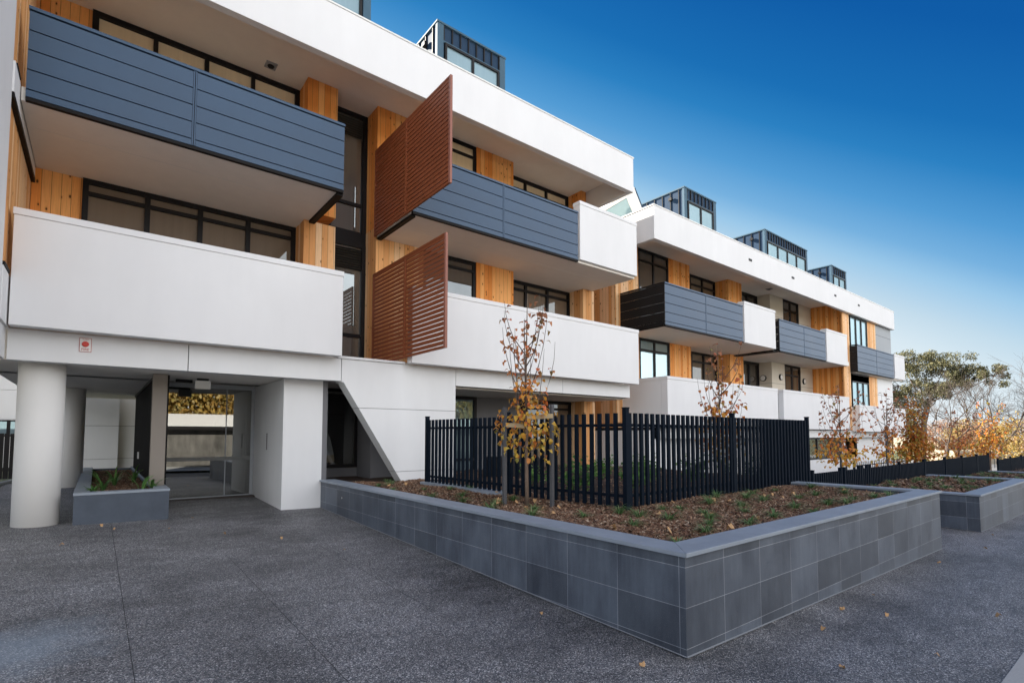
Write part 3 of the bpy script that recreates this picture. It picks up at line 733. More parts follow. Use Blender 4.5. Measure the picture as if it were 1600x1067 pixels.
# ------------------------------------------------------------------ planters
def planter(name, x0, x1, y0, y1, zt, zb, label, right=True, group='bluestone planters along the footpath', th=.30, left=True, mat='tile', ylen=None):
    r = empty(name, (x0, y0, zb)); tag(r, label, 'planter', group)
    ox, oy, oz = x0, y0, zb
    yl = ylen or y1
    w = MB(); T = zt-.035-oz; t = th-.04
    w.box(.03, x1-ox-.03, .03, .03+t, -.1, T)
    w.box(.03, .03+t, .03+t, yl-oy, -.1, T)
    if right: w.box(x1-ox-.03-t, x1-ox-.03, .03+t, y1-oy, -.1, T)
    w.build('tiled_wall', M[mat], r)
    c = MB(); W = x1-ox; z0, z1 = zt-.035-oz, zt-oz
    c.prism([(0, 0), (W, 0), (W-th, th), (th, th)], 'z', z0+.001, z1)
    c.prism([(0, .003), (th, th+.003), (th, yl-oy), (0, yl-oy)], 'z', z0+.001, z1)
    if right: c.prism([(W, .003), (W, y1-oy), (W-th, y1-oy), (W-th, th+.003)], 'z', z0+.001, z1)
    c.build('coping', M['cap'], r, bevel=.004)
    b = MB()
    # mortar line at the foot
    def foot(xa, ya, xb, yb):
        n = 8
        for i in range(n):
            pa = Vector((xa+(xb-xa)*i/n, ya+(yb-ya)*i/n)); pb = Vector((xa+(xb-xa)*(i+1)/n, ya+(yb-ya)*(i+1)/n)); d = (pb-pa).normalized(); nn = Vector((-d.y, d.x))*.012
            vs = []
            for p_, in ((pa,), (pb,)):
                for s in (-1, 1):
                    q = p_+nn*s; vs.append((q.x-ox, q.y-oy, G(q.x, q.y)+.012-oz))
            b.add(vs, [(0,1,3,2)])
    foot(x0+.022, y0+.022, x1-.022, y0+.022); foot(x0+.022, y0+.022, x0+.022, yl)
    b.build('mortar_fillet', M['grout'], r, fix=False)
    return r
planter('planter', 3.46, 10.52, 2.27, 4.45, .80, -.2, 'long bluestone planter in the foreground with its sharp corner towards the road', ylen=10.44)
planter('planter', 13.2, 19.0, 2.27, 4.4, .54, -.4, 'second bluestone planter, just beyond the long foreground one', ylen=4.4)
planter('planter', 21.6, 27.3, 2.27, 4.4, .30, -.6, 'third bluestone planter along the footpath, near the right edge', ylen=4.4)
planter('planter', 30.0, 36.0, 2.27, 4.4, .12, -.8, 'farthest bluestone planter, a thin line at the right edge', ylen=4.4)
# small entrance planter of dark slabs
r = empty('planter', (-.25, 10.3, .2)); tag(r, 'low dark stone planter with strappy plants between the round column and the glass entrance', 'planter')
w = MB(); w.box(.01, 1.22, .01, .19, -.1, .56).box(.01, .19, .19, 8.0, -.1, .56).box(1.04, 1.22, .19, 8.0, -.1, .56).box(.19, 1.04, 7.8, 8.0, -.1, .56)
w.build('slab_wall', M['slab'], r)
c = MB(); c.prism([(0, 0), (1.23, 0), (1.03, .2), (.2, .2)], 'z', .561, .60).prism([(0, .003), (.2, .203), (.2, 8.0), (0, 8.0)], 'z', .561, .60).prism([(1.23, .003), (1.23, 8.0), (1.03, 8.0), (1.03, .203)], 'z', .561, .60)
c.build('coping', M['cap'], r, bevel=.004)
B(.19, 1.04, .19, 7.8, .3, .50).build('soil', M['soil'], r)

# ------------------------------------------------------------------ mulch beds
BED = .715
def bedh(x, y): return BED + .018*math.sin(x*2.1+y*1.3) + .012*math.sin(x*5.3-y*3.9)
def bed_sheet(name, x0, x1, y0, y1, z, label=None):
    nx, ny = max(2, int((x1-x0)/.25)), max(2, int((y1-y0)/.25))
    return sheet(name, [x0+(x1-x0)*i/nx for i in range(nx+1)], [y0+(y1-y0)*i/ny for i in range(ny+1)], z-BED, M['soil'], bedh)
bed_sheet('planting_soil', 3.72, 10.26, 2.53, 4.6, BED)
bed_sheet('planting_soil', 3.72, 12.6, 4.6, 12.0, BED-.005)
bed_sheet('planting_soil', 13.45, 18.75, 2.5, 4.6, .47)
bed_sheet('planting_soil', 21.85, 27.0, 2.5, 4.6, .23)
bed_sheet('planting_soil', 30.25, 35.7, 2.5, 4.6, .05)
def chips(name, regions, mat, smin=.010, smax=.040, label='', cat='mulch'):
    b = MB()
    for (x0, x1, y0, y1, n, hf) in regions:
        for _ in range(n):
            x, y = random.uniform(x0, x1), random.uniform(y0, y1); z = hf(x, y) + random.uniform(.0, .022)
            l = random.uniform(smin, smax)*random.uniform(.6, 1); w = l*random.uniform(.18, .5)
            a = random.uniform(0, math.pi); ti = random.gauss(0, .38); ro = random.gauss(0, .3)
            dx = Vector((math.cos(a)*math.cos(ti), math.sin(a)*math.cos(ti), math.sin(ti)))*l
            dy = Vector((-math.sin(a)*math.cos(ro), math.cos(a)*math.cos(ro), math.sin(ro)))*w
            p = Vector((x, y, z)); h = Vector((0, 0, .004))
            b.add([p-dx-dy, p+dx-dy*.7, p+dx*.8+dy, p-dx*.9+dy*.8, p+h*2], [(0,1,4),(1,2,4),(2,3,4),(3,0,4)])
    o = b.build(name, mat, fix=False)
    tag(o, label, cat, kind='stuff'); return o
chips('bark_mulch', [(3.76, 10.22, 2.57, 4.6, 36000, bedh), (3.76, 5.6, 4.6, 10.2, 17000, bedh), (5.6, 12.6, 4.6, 11.9, 5000, bedh)], M['mulch'],
      label='brown bark mulch covering the long foreground planter')
chips('bark_mulch', [(13.5, 18.7, 2.57, 4.6, 5000, lambda x, y: bedh(x, y)-.24), (21.9, 27, 2.57, 4.6, 1800, lambda x, y: bedh(x, y)-.48), (30.3, 35.7, 2.57, 4.6, 700, lambda x, y: bedh(x, y)-.66)], M['mulch'], .03, .08,
      label='brown bark mulch in the planters beyond the foreground one')

chips('bark_mulch', [(-.04, .77, 10.52, 18, 9000, lambda x, y: .70)], M['mulch'], label='brown bark mulch in the small entrance planter beside the column')
# grass tufts
def blade(b, p, d, L, w, up=.8, seg=4):
    side = Vector((-d.y, d.x, 0)); vs = []
    for i in range(seg+1):
        t = i/seg; q = p + d*(L*t*(.25+.55*t)) + Vector((0, 0, L*(up*t - .75*t*t)))
        ww = w*(1-t)**.7
        vs += [q-side*ww, q+side*ww]
    b.add(vs, [(2*i, 2*i+1, 2*i+3, 2*i+2) for i in range(seg)])
def tuft_mesh(n, L, w, up=.9):
    b = MB()
    for _ in range(n):
        a = random.uniform(0, 2*math.pi); d = Vector((math.cos(a), math.sin(a), 0))
        blade(b, d*random.uniform(0, .025), d, L*random.uniform(.6, 1.15), w, up*random.uniform(.8, 1.35))
    return b
tufts = [tuft_mesh(60, .20, .0045, .85).build('grass_tuft', M['grass'], fix=False) for _ in range(4)]
TP = [(4.43,8.0),(4.72,7.63),(4.08,7.1),(4.19,6.41),(5.05,7.48),(4.35,5.83),(4.37,5.04),(4.34,4.16),(5.05,4.23),(4.39,3.49),(5.67,4.05),(5.98,4.0),(4.98,3.48),(4.05,2.74),(5.93,3.63),(4.97,2.98),(5.42,2.8),(6.74,3.57),(7.43,3.6),(6.2,2.9),(8.35,3.53),(7.1,3.05),(9.07,4.2),(7.77,2.9),(8.65,2.9),(9.35,2.85),(8.2,4.15),(10.0,4.0),(6.6,3.95),(9.63,3.35),(4.2,8.9),(4.5,9.4),(4.05,9.0),(4.7,10.0),(3.95,8.2),(4.5,6.9),(4.8,6.0),(3.95,5.4),(3.95,4.6),(5.5,3.3),(6.9,2.75),(7.6,3.95),(8.0,2.75),(8.9,3.5),(9.9,2.8),(10.05,3.5),(6.3,3.3),(5.0,3.9),(7.3,4.25),(4.6,2.8)]
for i, (x, y) in enumerate(TP):
    o = tufts[i] if i < 4 else tufts[i % 4].copy()
    if i >= 4: COL.objects.link(o)
    o.location = (x, y, bedh(x, y)+.005); s = random.uniform(.95, 1.5)*(1.0 if y < 5 else .9); o.scale = (s, s, s); o.rotation_euler = (0, 0, random.uniform(0, 6.28))
    tag(o, 'small green grass tuft growing in the bark mulch of the long foreground planter', 'grass tuft', 'grass tufts in the foreground planter')
for k_, (xa, xb, dz, n_, nm) in enumerate(((13.6, 18.6, -.24, 34, 'second'), (22, 26.9, -.48, 26, 'third'))):
    for i in range(n_):
        o = tufts[i % 4].copy(); COL.objects.link(o); x, y = random.uniform(xa, xb), random.uniform(2.7, 4.4)
        o.location = (x, y, bedh(x, y)+dz); s = random.uniform(.9, 1.5); o.scale = (s, s, s); o.rotation_euler = (0, 0, random.uniform(0, 6.28))
        tag(o, 'small green grass tuft growing in the %s bluestone planter' % nm, 'grass tuft', 'grass tufts in the %s planter' % nm)
# strappy plants in the entrance planter
SP = [(-.02, 10.75, .20, 'pale'), (.62, 10.72, .26, 'x'), (.78, 10.9, .22, 'x'), (.12, 11.6, .30, 'x'), (.30, 12.6, .32, 'x'), (.62, 13.2, .30, 'x')]
LB = ['small strappy plant at the front left corner of the entrance planter', 'pale green broad-leaved strappy plant at the front right of the entrance planter', 'strappy plant close to the end post in the entrance planter',
      'dark strappy plant in the left middle of the entrance planter', 'tall dark spiky plant towards the back of the entrance planter', 'farthest spiky plant in the entrance planter beside the dark screen']
for (x, y, L, q), lb in zip(SP, LB):
    b = tuft_mesh(18, L*1.45, .019, 1.25); o = b.build('strappy_plant', M['strap'], fix=False); o.location = (x, y, .705); tag(o, lb, 'plant', 'strappy plants in the entrance planter')

# leafy shrubs behind the front fence
def leaf_quad(b, p, d, n, L, W, curl=.25):
    """folded, drooping leaf"""
    d = d.normalized(); s = d.cross(n).normalized(); n = s.cross(d).normalized()
    m = p + d*L*.5 + n*L*curl*.28; t = p + d*L*.96 - n*L*curl*.62
    b.add([p, m-s*W*.5+n*W*.18, m, m+s*W*.5+n*W*.18, t, p+d*L*.20-s*W*.40+n*W*.12, p+d*L*.20+s*W*.40+n*W*.12, p+d*L*.74-s*W*.39-n*(L*curl*.12), p+d*L*.74+s*W*.39-n*(L*curl*.12), p+d*L*.20+n*L*curl*.16, p+d*L*.74-n*L*curl*.04],
          [(0,5,9),(0,9,6),(5,1,2,9),(9,2,3,6),(1,7,10,2),(2,10,8,3),(7,4,10),(10,4,8)])
def rv(s=1): return Vector((random.uniform(-1,1), random.uniform(-1,1), random.uniform(-1,1)))*s
def shrub(loc, r, h, n, mat, label, group, name='shrub', L=.07):
    root = empty(name, loc); tag(root, label, 'shrub', group)
    s = MB(); f = MB()
    for k_ in range(9):
        a = random.uniform(0, 6.28); e = Vector((math.cos(a)*r*random.uniform(.3, .9), math.sin(a)*r*random.uniform(.3, .9), h*random.uniform(.6, 1)))
        s.tube([(0,0,0), e*.5+rv(.02), e], [.008, .006, .003], 5)
        for _ in range(n//9):
            t = random.uniform(.3, 1.05); p = e*t + rv(r*.22); f and leaf_quad(f, p, rv()+Vector((0,0,-.2)), rv()+Vector((0,0,1.2)), L*random.uniform(.7,1.2), L*.6)
    s.build('stems', M['twig'], root); f.build('foliage', mat, root, fix=False)
SH = [(6.3, 6.2), (7.0, 6.7), (7.5, 5.9), (8.2, 6.4), (9.0, 6.8), (9.6, 6.1), (10.4, 6.6), (11.3, 6.3), (6.7, 7.7), (8.7, 7.7), (10.1, 7.6), (11.0, 5.5)]
for i, (x, y) in enumerate(SH):
    shrub((x, y, .70), .40, random.uniform(.42, .62), 210, M['shrubleaf'], 'low leafy green shrub behind the black picket fence in the courtyard', 'green shrubs behind the foreground fence')

# ------------------------------------------------------------------ picket fences
def fence(name, pts, zt, zb, label, group, step=.125, pw=.050, posts=None, mat='fence', ph=.06, post_w=.065, ends=True):
    root = empty(name, (pts[0][0], pts[0][1], zb)); tag(root, label, 'fence', group); o3 = Vector((pts[0][0], pts[0][1], zb))
    for i in range(len(pts)-1):
        a, b_ = Vector((pts[i][0], pts[i][1], 0)), Vector((pts[i+1][0], pts[i+1][1], 0)); L = (b_-a).length; d = (b_-a)/L; n = Vector((-d.y, d.x, 0))
        pk = MB(); t = step*.6
        def bar(mb, c, w, dp, z0, z1):
            vs = []
            for z in (z0, z1):
                for sx, sy in ((-1,-1),(1,-1),(1,1),(-1,1)): q = c + d*w/2*sx + n*dp/2*sy - o3; vs.append((q.x, q.y, z-zb))
            mb.add(vs, [(3,2,1,0),(4,5,6,7),(0,1,5,4),(1,2,6,5),(2,3,7,6),(3,0,4,7)])
        while t < L-step*.4: bar(pk, a+d*t, pw, pw*.75, zb+.04, zt); t += step
        pk.build('pickets', M[mat], root)
        rl_ = MB()
        for z in (zt-.18, zb+.16): bar(rl_, (a+b_)/2+n*.032, L, .035, z, z+.04)
        rl_.build('rails', M[mat], root)
    for (x, y) in (posts if posts is not None else pts):
        pb = B(x-post_w/2-o3.x, x+post_w/2-o3.x, y-post_w/2-o3.y, y+post_w/2-o3.y, -.05, zt-zb+ph); pb.box(x-post_w/2-.006-o3.x, x+post_w/2+.006-o3.x, y-post_w/2-.006-o3.y, y+post_w/2+.006-o3.y, zt-zb+ph, zt-zb+ph+.012)
        pb.build('post', M[mat], root)
    return root
fence('picket_fence', [(5.06, 9.02), (5.12, 6.55), (5.42, 4.42), (8.25, 4.5), (11.12, 4.5)], 1.97, .70, 'tall black picket fence standing in the foreground planter around the courtyard', None, .128)
tag(B(4.95, 5.25, 6.6, 9.1, .66, .775).build('stone_kerb', M['cap'], bevel=.004), 'low grey stone plinth under the left end of the tall picket fence', 'stone kerb')
FS = [((11.3, 12.75), 'short black fence panel right behind the end post of the tall fence'), ((12.95, 13.85), 'second low black fence panel beyond the tall fence, framed by two gaps'), ((13.98, 14.35), 'narrowest low black fence panel between two gaps'),
      ((14.5, 19.0), 'low black picket fence behind the second planter, its nearer half'), ((19.1, 25.7), 'low black picket fence behind the second planter, its farther half'), ((25.8, 27.8), 'low black fence panel standing highest at the far end of the second courtyard'),
      ((29.6, 38.0), 'farthest low black picket fence at the right edge')]
for (a, b_), lb in FS:
    n_ = max(1, round((b_-a)/2.4)); P_ = [(a+(b_-a)*i/n_, 4.5) for i in range(n_+1)]
    zt = .90 if b_ < 29 else .64
    fence('picket_fence', P_, zt, G(a, 4.5)-.02, lb, 'low black fences beyond the foreground planter', .11, .05)
fence('railing_fence', [(25.6, 8.5), (33, 8.5)], .50, -.5, 'open black railing in front of the far wing behind the low fences', None, .24, .03)
fence('railing_fence', [(52, 1.0), (52, 16.0)], .12, -1.0, 'pale-backed thin railing crossing beyond the last planters', None, .3, .03)

# ------------------------------------------------------------------ young pear trees
def pear(loc, H, label, nleaf=240, spread=.42, seed=1, stakes=True, leaf=.085, mat='leafpear', low=.75):
    random.seed(seed)
    root = empty('young_pear_tree', loc); tag(root, label, 'tree', 'young pear trees in autumn leaf')
    tr = MB(); pts = []; x = y = 0
    for i in range(9):
        t = i/8; pts.append((x, y, H*t)); x += random.uniform(-.012, .012); y += random.uniform(-.012, .012)
    tr.tube(pts, [.030*(1-.88*i/8)*(H/3) for i in range(9)], 8)
    tw = []; br = MB()
    nb = 19
    for k_ in range(nb):
        t = .24 + .52*k_/nb; z0 = H*t; a = k_*2.4+random.uniform(-.5, .5); base = Vector(pts[int(t*8)]); base.z = z0
        sp_ = spread*(1.0-.35*t)*random.uniform(.55, 1.15); hh = H*random.uniform(.26, .48)*(1.15-t*.6)
        if k_ < 2: hh *= .35
        d = Vector((math.cos(a), math.sin(a), 0)); P_ = []
        for i in range(6):
            s_ = i/5; P_.append(base + d*sp_*(1-(1-s_)**1.8) + Vector((0, 0, hh*s_**1.15)) + rv(.008))
        br.tube(P_, [.009*(1-.75*i/5)*(H/3) for i in range(6)], 5); tw.append(P_)
    tr_o = tr.build('trunk', M['bark'], root, smooth=True)
    br.build('branches', M['twig'], root, smooth=True)
    tw.append([Vector(p) for p in pts[5:]]); tw.append([Vector(p) for p in pts[3:]])
    f = MB()
    for _ in range(nleaf):
        P_ = random.choice(tw); i = random.randrange(len(P_)-1); p = P_[i].lerp(P_[i+1], random.random())
        if p.z > H*.62 and random.random() < .45: continue
        a = random.uniform(0, 6.28); d = Vector((math.cos(a), math.sin(a), random.uniform(-.9, .25)))
        pet = d*.02 + Vector((0,0,.01)); L = leaf*random.uniform(.7, 1.15)
        leaf_quad(f, p+pet, d, Vector((0,0,1))+rv(.5), L, L*.62, random.uniform(.2, .75))
    # low dense clump
    for _ in range(int(nleaf*low)):
        z = H*random.triangular(.20, .62, .34); r_ = spread*.78*math.sqrt(random.random())*(1.1 if z < H*.45 else .75); a = random.uniform(0, 6.28)
        p = Vector((r_*math.cos(a), r_*math.sin(a), z)); d = Vector((math.cos(a)*.6+random.uniform(-.5,.5), math.sin(a)*.6+random.uniform(-.5,.5), random.uniform(-1, .1))); L = leaf*random.uniform(.7, 1.15)
        leaf_quad(f, p, d, Vector((0,0,1))+rv(.6), L, L*.64, random.uniform(.2, .7))
    f.build('foliage', M[mat], root, fix=False)
    return root
def stake(x, y, z, h, label, tie=None):
    s = empty('tree_stake', (x, y, z)); tag(s, label, 'stake', 'dark tree stakes')
    B(-.024, .024, -.024, .024, -.1, h).build('stake_post', M['stake'], s, bevel=.004)
    if tie:
        tx, ty, tz = tie; t = MB(); a = Vector((0, -.027, tz)); b_ = Vector((tx-x, ty-y, tz-.02)); s_ = (b_-a).normalized(); nn = Vector((-s_.y, s_.x, 0))*.03
        for sg_ in (1, -1): 
            p0, p1 = a+nn*sg_, b_+nn*sg_; t.add([p0+Vector((0,0,-.03)), p1+Vector((0,0,-.03)), p1+Vector((0,0,.03)), p0+Vector((0,0,.03)), p0+nn*.06+Vector((0,0,-.03)), p1+nn*.06+Vector((0,0,-.03)), p1+nn*.06+Vector((0,0,.03)), p0+nn*.06+Vector((0,0,.03))], [(0,1,2,3),(7,6,5,4),(0,4,5,1),(3,2,6,7)])
        t.build('tie', M['strapweb'], s)
pear((4.64, 5.50, .70), 2.95, 'nearest young pear tree, rooted in the mulch of the foreground planter', 320, .47, 3, leaf=.088, low=.75)
stake(4.42, 5.72, .70, 1.36, 'dark stake left of the nearest young pear tree', (4.64, 5.5, 1.12))
stake(4.90, 5.28, .70, 1.40, 'dark stake right of the nearest young pear tree', (4.64, 5.5, 1.24))
pear((10.15, 5.80, .45), 3.15, 'second young pear tree, rising behind the right half of the tall picket fence', 340, .55, 8, leaf=.11, low=.6)
pear((19.4, 6.8, -.2), 3.55, 'third young pear tree, just right of the tall fence end post', 300, .85, 12, leaf=.15, low=.55)
stake(19.05, 6.7, -.2, 1.75, 'dark stake left of the third young pear tree'); stake(20.1, 6.9, -.2, 1.5, 'dark stake right of the third young pear tree')
pear((24.3, 6.9, -.3), 3.75, 'fourth young pear tree, before the last bay of the far wing', 280, .85, 15, leaf=.15, low=.5)
stake(23.9, 6.8, -.3, 2.1, 'tall dark stake left of the fourth young pear tree'); stake(25.0, 6.9, -.3, 2.1, 'tall dark stake right of the fourth young pear tree')
pear((29.6, 7.3, -.5), 4.1, 'fifth young pear tree, dense orange column at the end of the building', 900, .75, 21, leaf=.14, mat='leaforange', low=1.0)
pear((37.0, 7.2, -.7), 3.9, 'sixth young pear tree, russet, left of the bare spreading tree', 380, 1.3, 23, leaf=.16, low=.6)
pear((42.0, 6.7, -.8), 4.6, 'seventh young pear tree, bright orange in front of the bare spreading tree', 420, 1.0, 25, leaf=.17, mat='leaforange')
pear((44.0, 5.7, -.85), 4.0, 'eighth young pear tree, golden, farthest right by the tiled house', 330, 1.0, 27, leaf=.16, mat='leafgold')

# ------------------------------------------------------------------ background trees
random.seed(41)
def branchy(b, p, d, L, r, depth, ends, bend=.3, split=3, shrink=.72, up=.08):
    pts = [p]; q = p.copy(); dd = d.copy()
    for i in range(4):
        dd = (dd + rv(bend*.35) + Vector((0,0,up))).normalized(); q = q + dd*L/4; pts.append(q.copy())
    b.tube(pts, [r*(1-.1*i) for i in range(5)], 6 if depth > 2 else 4, cap=False)
    if depth == 0: ends.append((q, dd)); return
    for k_ in range(split):
        a = rv(); nd = (dd + (a - dd*a.dot(dd)).normalized()*random.uniform(.45, .95)).normalized()
        start = pts[random.choice((2, 3, 4))] if k_ else pts[4]
        branchy(b, start, nd, L*shrink*random.uniform(.8, 1.15), r*.6, depth-1, ends, bend, split, shrink, up)
def bare_tree(loc, H, label, seed, mat='palebark', depth=6):
    random.seed(seed); root = empty('bare_tree', loc); tag(root, label, 'tree', 'leafless trees beyond the building')
    b = MB(); ends = []
    tb = MB(); tb.tube([(0,0,0), (0.05,.1,H*.12), (.1,0,H*.24)], [H*.030, H*.024, H*.02], 8); tb.build('trunk', M[mat], root, smooth=True)
    for k_ in range(4):
        a = k_*1.6+random.random(); branchy(b, Vector((.1,0,H*.235)), Vector((math.cos(a)*.65, math.sin(a)*.9, .75)).normalized(), H*.30, H*.0095, depth-1, ends, .5, 3, .74, .05)
    b.build('branches', M[mat], root, fix=False)
bare_tree((56, 11.6, -1.0), 7.6, 'bare spreading tree right of the tall gum tree', 5)
bare_tree((57, 8.5, -1.0), 8.0, 'bare tree with a tall straight trunk nearest the right edge', 9)
bare_tree((62, 6.6, -1.0), 7.0, 'bare tree partly cut by the right edge of the view', 14)

def crown(f, c, r, n, L, flat=.7):
    for _ in range(n):
        v = rv().normalized()*r*random.random()**.45; v.z *= flat; p = c+v
        leaf_quad(f, p, rv()+Vector((0,0,-.5)), rv()+Vector((0,0,.8)), L*random.uniform(.6, 1.3), L*.42, .2)
# tall gum
random.seed(77)
g_ = empty('gum_tree', (61, 14.6, -1.1)); tag(g_, 'tall olive-green gum tree rising behind the end of the far wing', 'tree')
tb = MB(); tb.tube([(0,0,0), (.3,-.2,2.5), (.1,-.3,4.5), (.5,-.6,6.2)], [.30, .25, .20, .13], 9); tb.build('trunk', M['bark'], g_, smooth=True)
CL = [(-.5, 3.2, 6.4, 1.3), (-.8, 4.2, 8.0, 1.0), (.2, 1.6, 7.6, 1.5), (.0, 2.5, 5.2, 1.3), (.3, 0.9, 5.6, 1.4), (.2, .3, 9.3, 1.4), (-.3, 1.2, 10.0, 1.2), (.4, -1.0, 9.6, 1.2), (0, -1.9, 8.6, 1.4), (.2, -3.0, 8.9, 1.3), (.1, -3.6, 8.0, 1.1), (.0, -2.7, 7.4, 1.2), (0, -5.4, 7.9, .95), (.3, -.8, 6.6, 1.2), (0, .1, 7.4, 1.2), (-.2, 3.3, 4.4, 1.1), (0, 1.2, 3.9, 1.1), (0, -1.6, 6.9, .9), (-.2, 3.9, 9.1, .9)]
lb_ = MB(); f = MB()
for (cx_, cy2, cz, cr) in CL:
    s = Vector((.3, -.4, random.uniform(3.2, 6.0))); e = Vector((cx_, cy2, cz)); m_ = s.lerp(e, .5)+Vector((rv(.3).x, rv(.3).y, -.25))
    lb_.tube([s, m_, e], [.065, .045, .025], 6)
    for k_ in range(10):
        c = e + rv(cr*.80); lb_.tube([e, c], [.03, .012], 4); crown(f, c, cr*.46, 170, .17, .8)
lb_.build('limbs', M['bark'], g_, smooth=True); f.build('crown', M['gumleaf'], g_, fix=False)

def bushy(name, loc, rx, h, n, mat, label, cat='tree', group=None, L=.22, seed=0, trunk=True):
    random.seed(seed); root = empty(name, loc); tag(root, label, cat, group); f = MB(); s = MB()
    if trunk: s.tube([(0,0,-.2), (.1,.05,h*.3), (0,.1,h*.6)], [.14, .1, .06], 7)
    for k_ in range(16):
        a = random.uniform(0, 6.28); rr = rx*random.uniform(.2, .85); c = Vector((math.cos(a)*rr, math.sin(a)*rr, h*random.uniform(.28, .86)))
        s.tube([(0,.05,h*.25), c*.6+Vector((0,0,h*.1)), c], [.05, .03, .012], 5); crown(f, c, rx*.42, n//16, L, .85)
    s.build('trunk', M['bark'], root, smooth=True); f.build('crown', mat, root, fix=False); return root
bushy('autumn_tree', (66, 13.6, -1.2), 2.4, 4.3, 2600, M['leafpink'], 'pinkish autumn tree low behind the fences under the gum tree', seed=2, group='autumn trees beyond the fences')
bushy('autumn_tree', (68, 11.2, -1.2), 2.4, 4.6, 2600, M['leafgold'], 'golden autumn tree behind the bare spreading tree', seed=3, group='autumn trees beyond the fences')
bushy('autumn_tree', (75, 10.6, -1.2), 2.8, 4.4, 2600, M['leafpink'], 'pale pinkish autumn tree left of the tiled house', seed=4, group='autumn trees beyond the fences')
bushy('autumn_tree', (90, 9.8, -1.2), 3.2, 5.4, 2600, M['leafgold'], 'golden tree showing above the tiled roof', seed=6, group='autumn trees beyond the fences')
bushy('autumn_tree', (90, 17.5, -1.2), 3.6, 5.2, 2600, M['leafpink'], 'distant pinkish tree beside the gum trunk', seed=7, group='autumn trees beyond the fences')
bushy('autumn_tree', (80, 15.0, -1.2), 3.2, 4.6, 2600, M['leafgold'], 'distant golden tree between gum and bare trees', seed=8, group='autumn trees beyond the fences')

# tiled house at the right edge, and its garden wall
hs = empty('tiled_house', (72, 4, -1.3)); tag(hs, 'low house with a brown tiled roof at the right edge', 'house')
B(0, 9, -5.5, 5.0, 0, 1.55).build('wall', M['housewall'], hs)
rf = MB(); rf.add([(-.6, -6.1, 1.52), (9.6, -6.1, 1.52), (9.6, 5.6, 1.52), (-.6, 5.6, 1.52), (4.5, -3.2, 3.7), (4.5, 3.0, 3.7)], [(0,1,4),(1,2,5,4),(2,3,5),(3,0,4,5),(0,3,2,1)])
rf.build('roof', M['rooftile'], hs)
gw = tag(B(-.1, .1, -9, 9, 0, 1.45).build('garden_wall', M['housewall']), 'sandy garden wall in front of the distant autumn trees', 'wall'); gw.location = (64, 7, -1.25)
fw = tag(B(-.1, .1, -20, 20, 0, 2.6).build('boundary_wall', M['housewall']), 'far pale boundary wall behind the distant autumn trees', 'wall'); fw.location = (100, 14, -1.3)

# left background: neighbour wall, window, dark fence, pale kerb
nb = empty('neighbour_building', (-9, 26, 0)); tag(nb, 'pale building with a small window seen left of the round column', 'building')
q = MB(); q.box(-18, 7.5, 0, 6, 0, 2.25).box(-18, 7.5, 0, 6, 2.262, 3.3).box(-18, 7.5, 0, 6, 3.312, 12.5); q.build('wall', M['white'], nb)  # height and width stretched out of view to keep the sun off the ground
f_ = MB(); f_.box(5.0, 7.3, -.06, -.001, 1.62, 2.22); fo = f_.build('window', M['frame'], nb)
for k_ in range(3): B(5.08+.74*k_, 5.72+.74*k_, -.075, -.062, 1.68, 2.16).build('pane', M['skyglass'], fo)
df = empty('dark_paling_fence', (-7, 19.5, .3)); tag(df, 'dark paling fence left of the round column', 'fence')
q = MB()
for i in range(46): q.box(i*.115, i*.115+.105, random.uniform(-.006, .006), .03, .2, 1.42+random.uniform(-.01, .01))
q.build('palings', M['frame'], df); B(-.02, 5.3, .03, .07, .4, .5).build('rail', M['frame'], df)
kb = MB(); kb.tube([(-3.2, 12.5, G(-3.2,12.5)+.05), (-2.2, 14.0, G(-2,14)+.06), (-1.75, 15.8, G(-1.7,15.8)+.06), (-1.55, 18.5, .52)], [.06]*4, 8)
tag(kb.build('garden_edging', M['kerb'], smooth=True), 'pale curved concrete edging at the left edge', 'edging')

# ------------------------------------------------------------------ across the street (seen in the glass)
oh = empty('opposite_house', (-14, -13.2, 0)); tag(oh, 'long low house with a pale metal roof across the street', 'house')
B(0, 44, -8, 0, -.3, 2.0).build('wall', M['concwall'], oh)
B(-.4, 44.4, -8.4, .5, 2.0, 2.22).build('eave', M['frame'], oh)
rf = MB(); rf.prism([(.55, 2.222), (-4, 3.15), (-8.45, 2.222)], 'x', -.45, 44.45); rf.build('roof', M['roofwhite'], oh)
for k_, x in enumerate((-10, -4.5, 1.0, 6.5, 12.0, 18, 24, 31)):
    bushy('street_tree', (x, -24+(k_ % 2)*1.5, 0), 3.9, 8.0+(k_ % 3), 6000, M['leafgold'], 'golden tree behind the opposite house, number %s from the west end' % ('one two three four five six seven eight'.split()[k_]), seed=50+k_, L=.42, group='golden trees across the street')

# ------------------------------------------------------------------ furniture glimpsed in the courtyard
cc = empty('covered_barbecue', (7.0, 9.35, .66)); tag(cc, 'dark covered barbecue behind the tall picket fence', 'barbecue')
q = MB(); q.prism([(0, 0), (0, .46), (.08, .52), (1.25, .52), (1.32, .46), (1.32, 0)], 'y', 0, .55); q.build('cover', M['frame'], cc, bevel=.03)

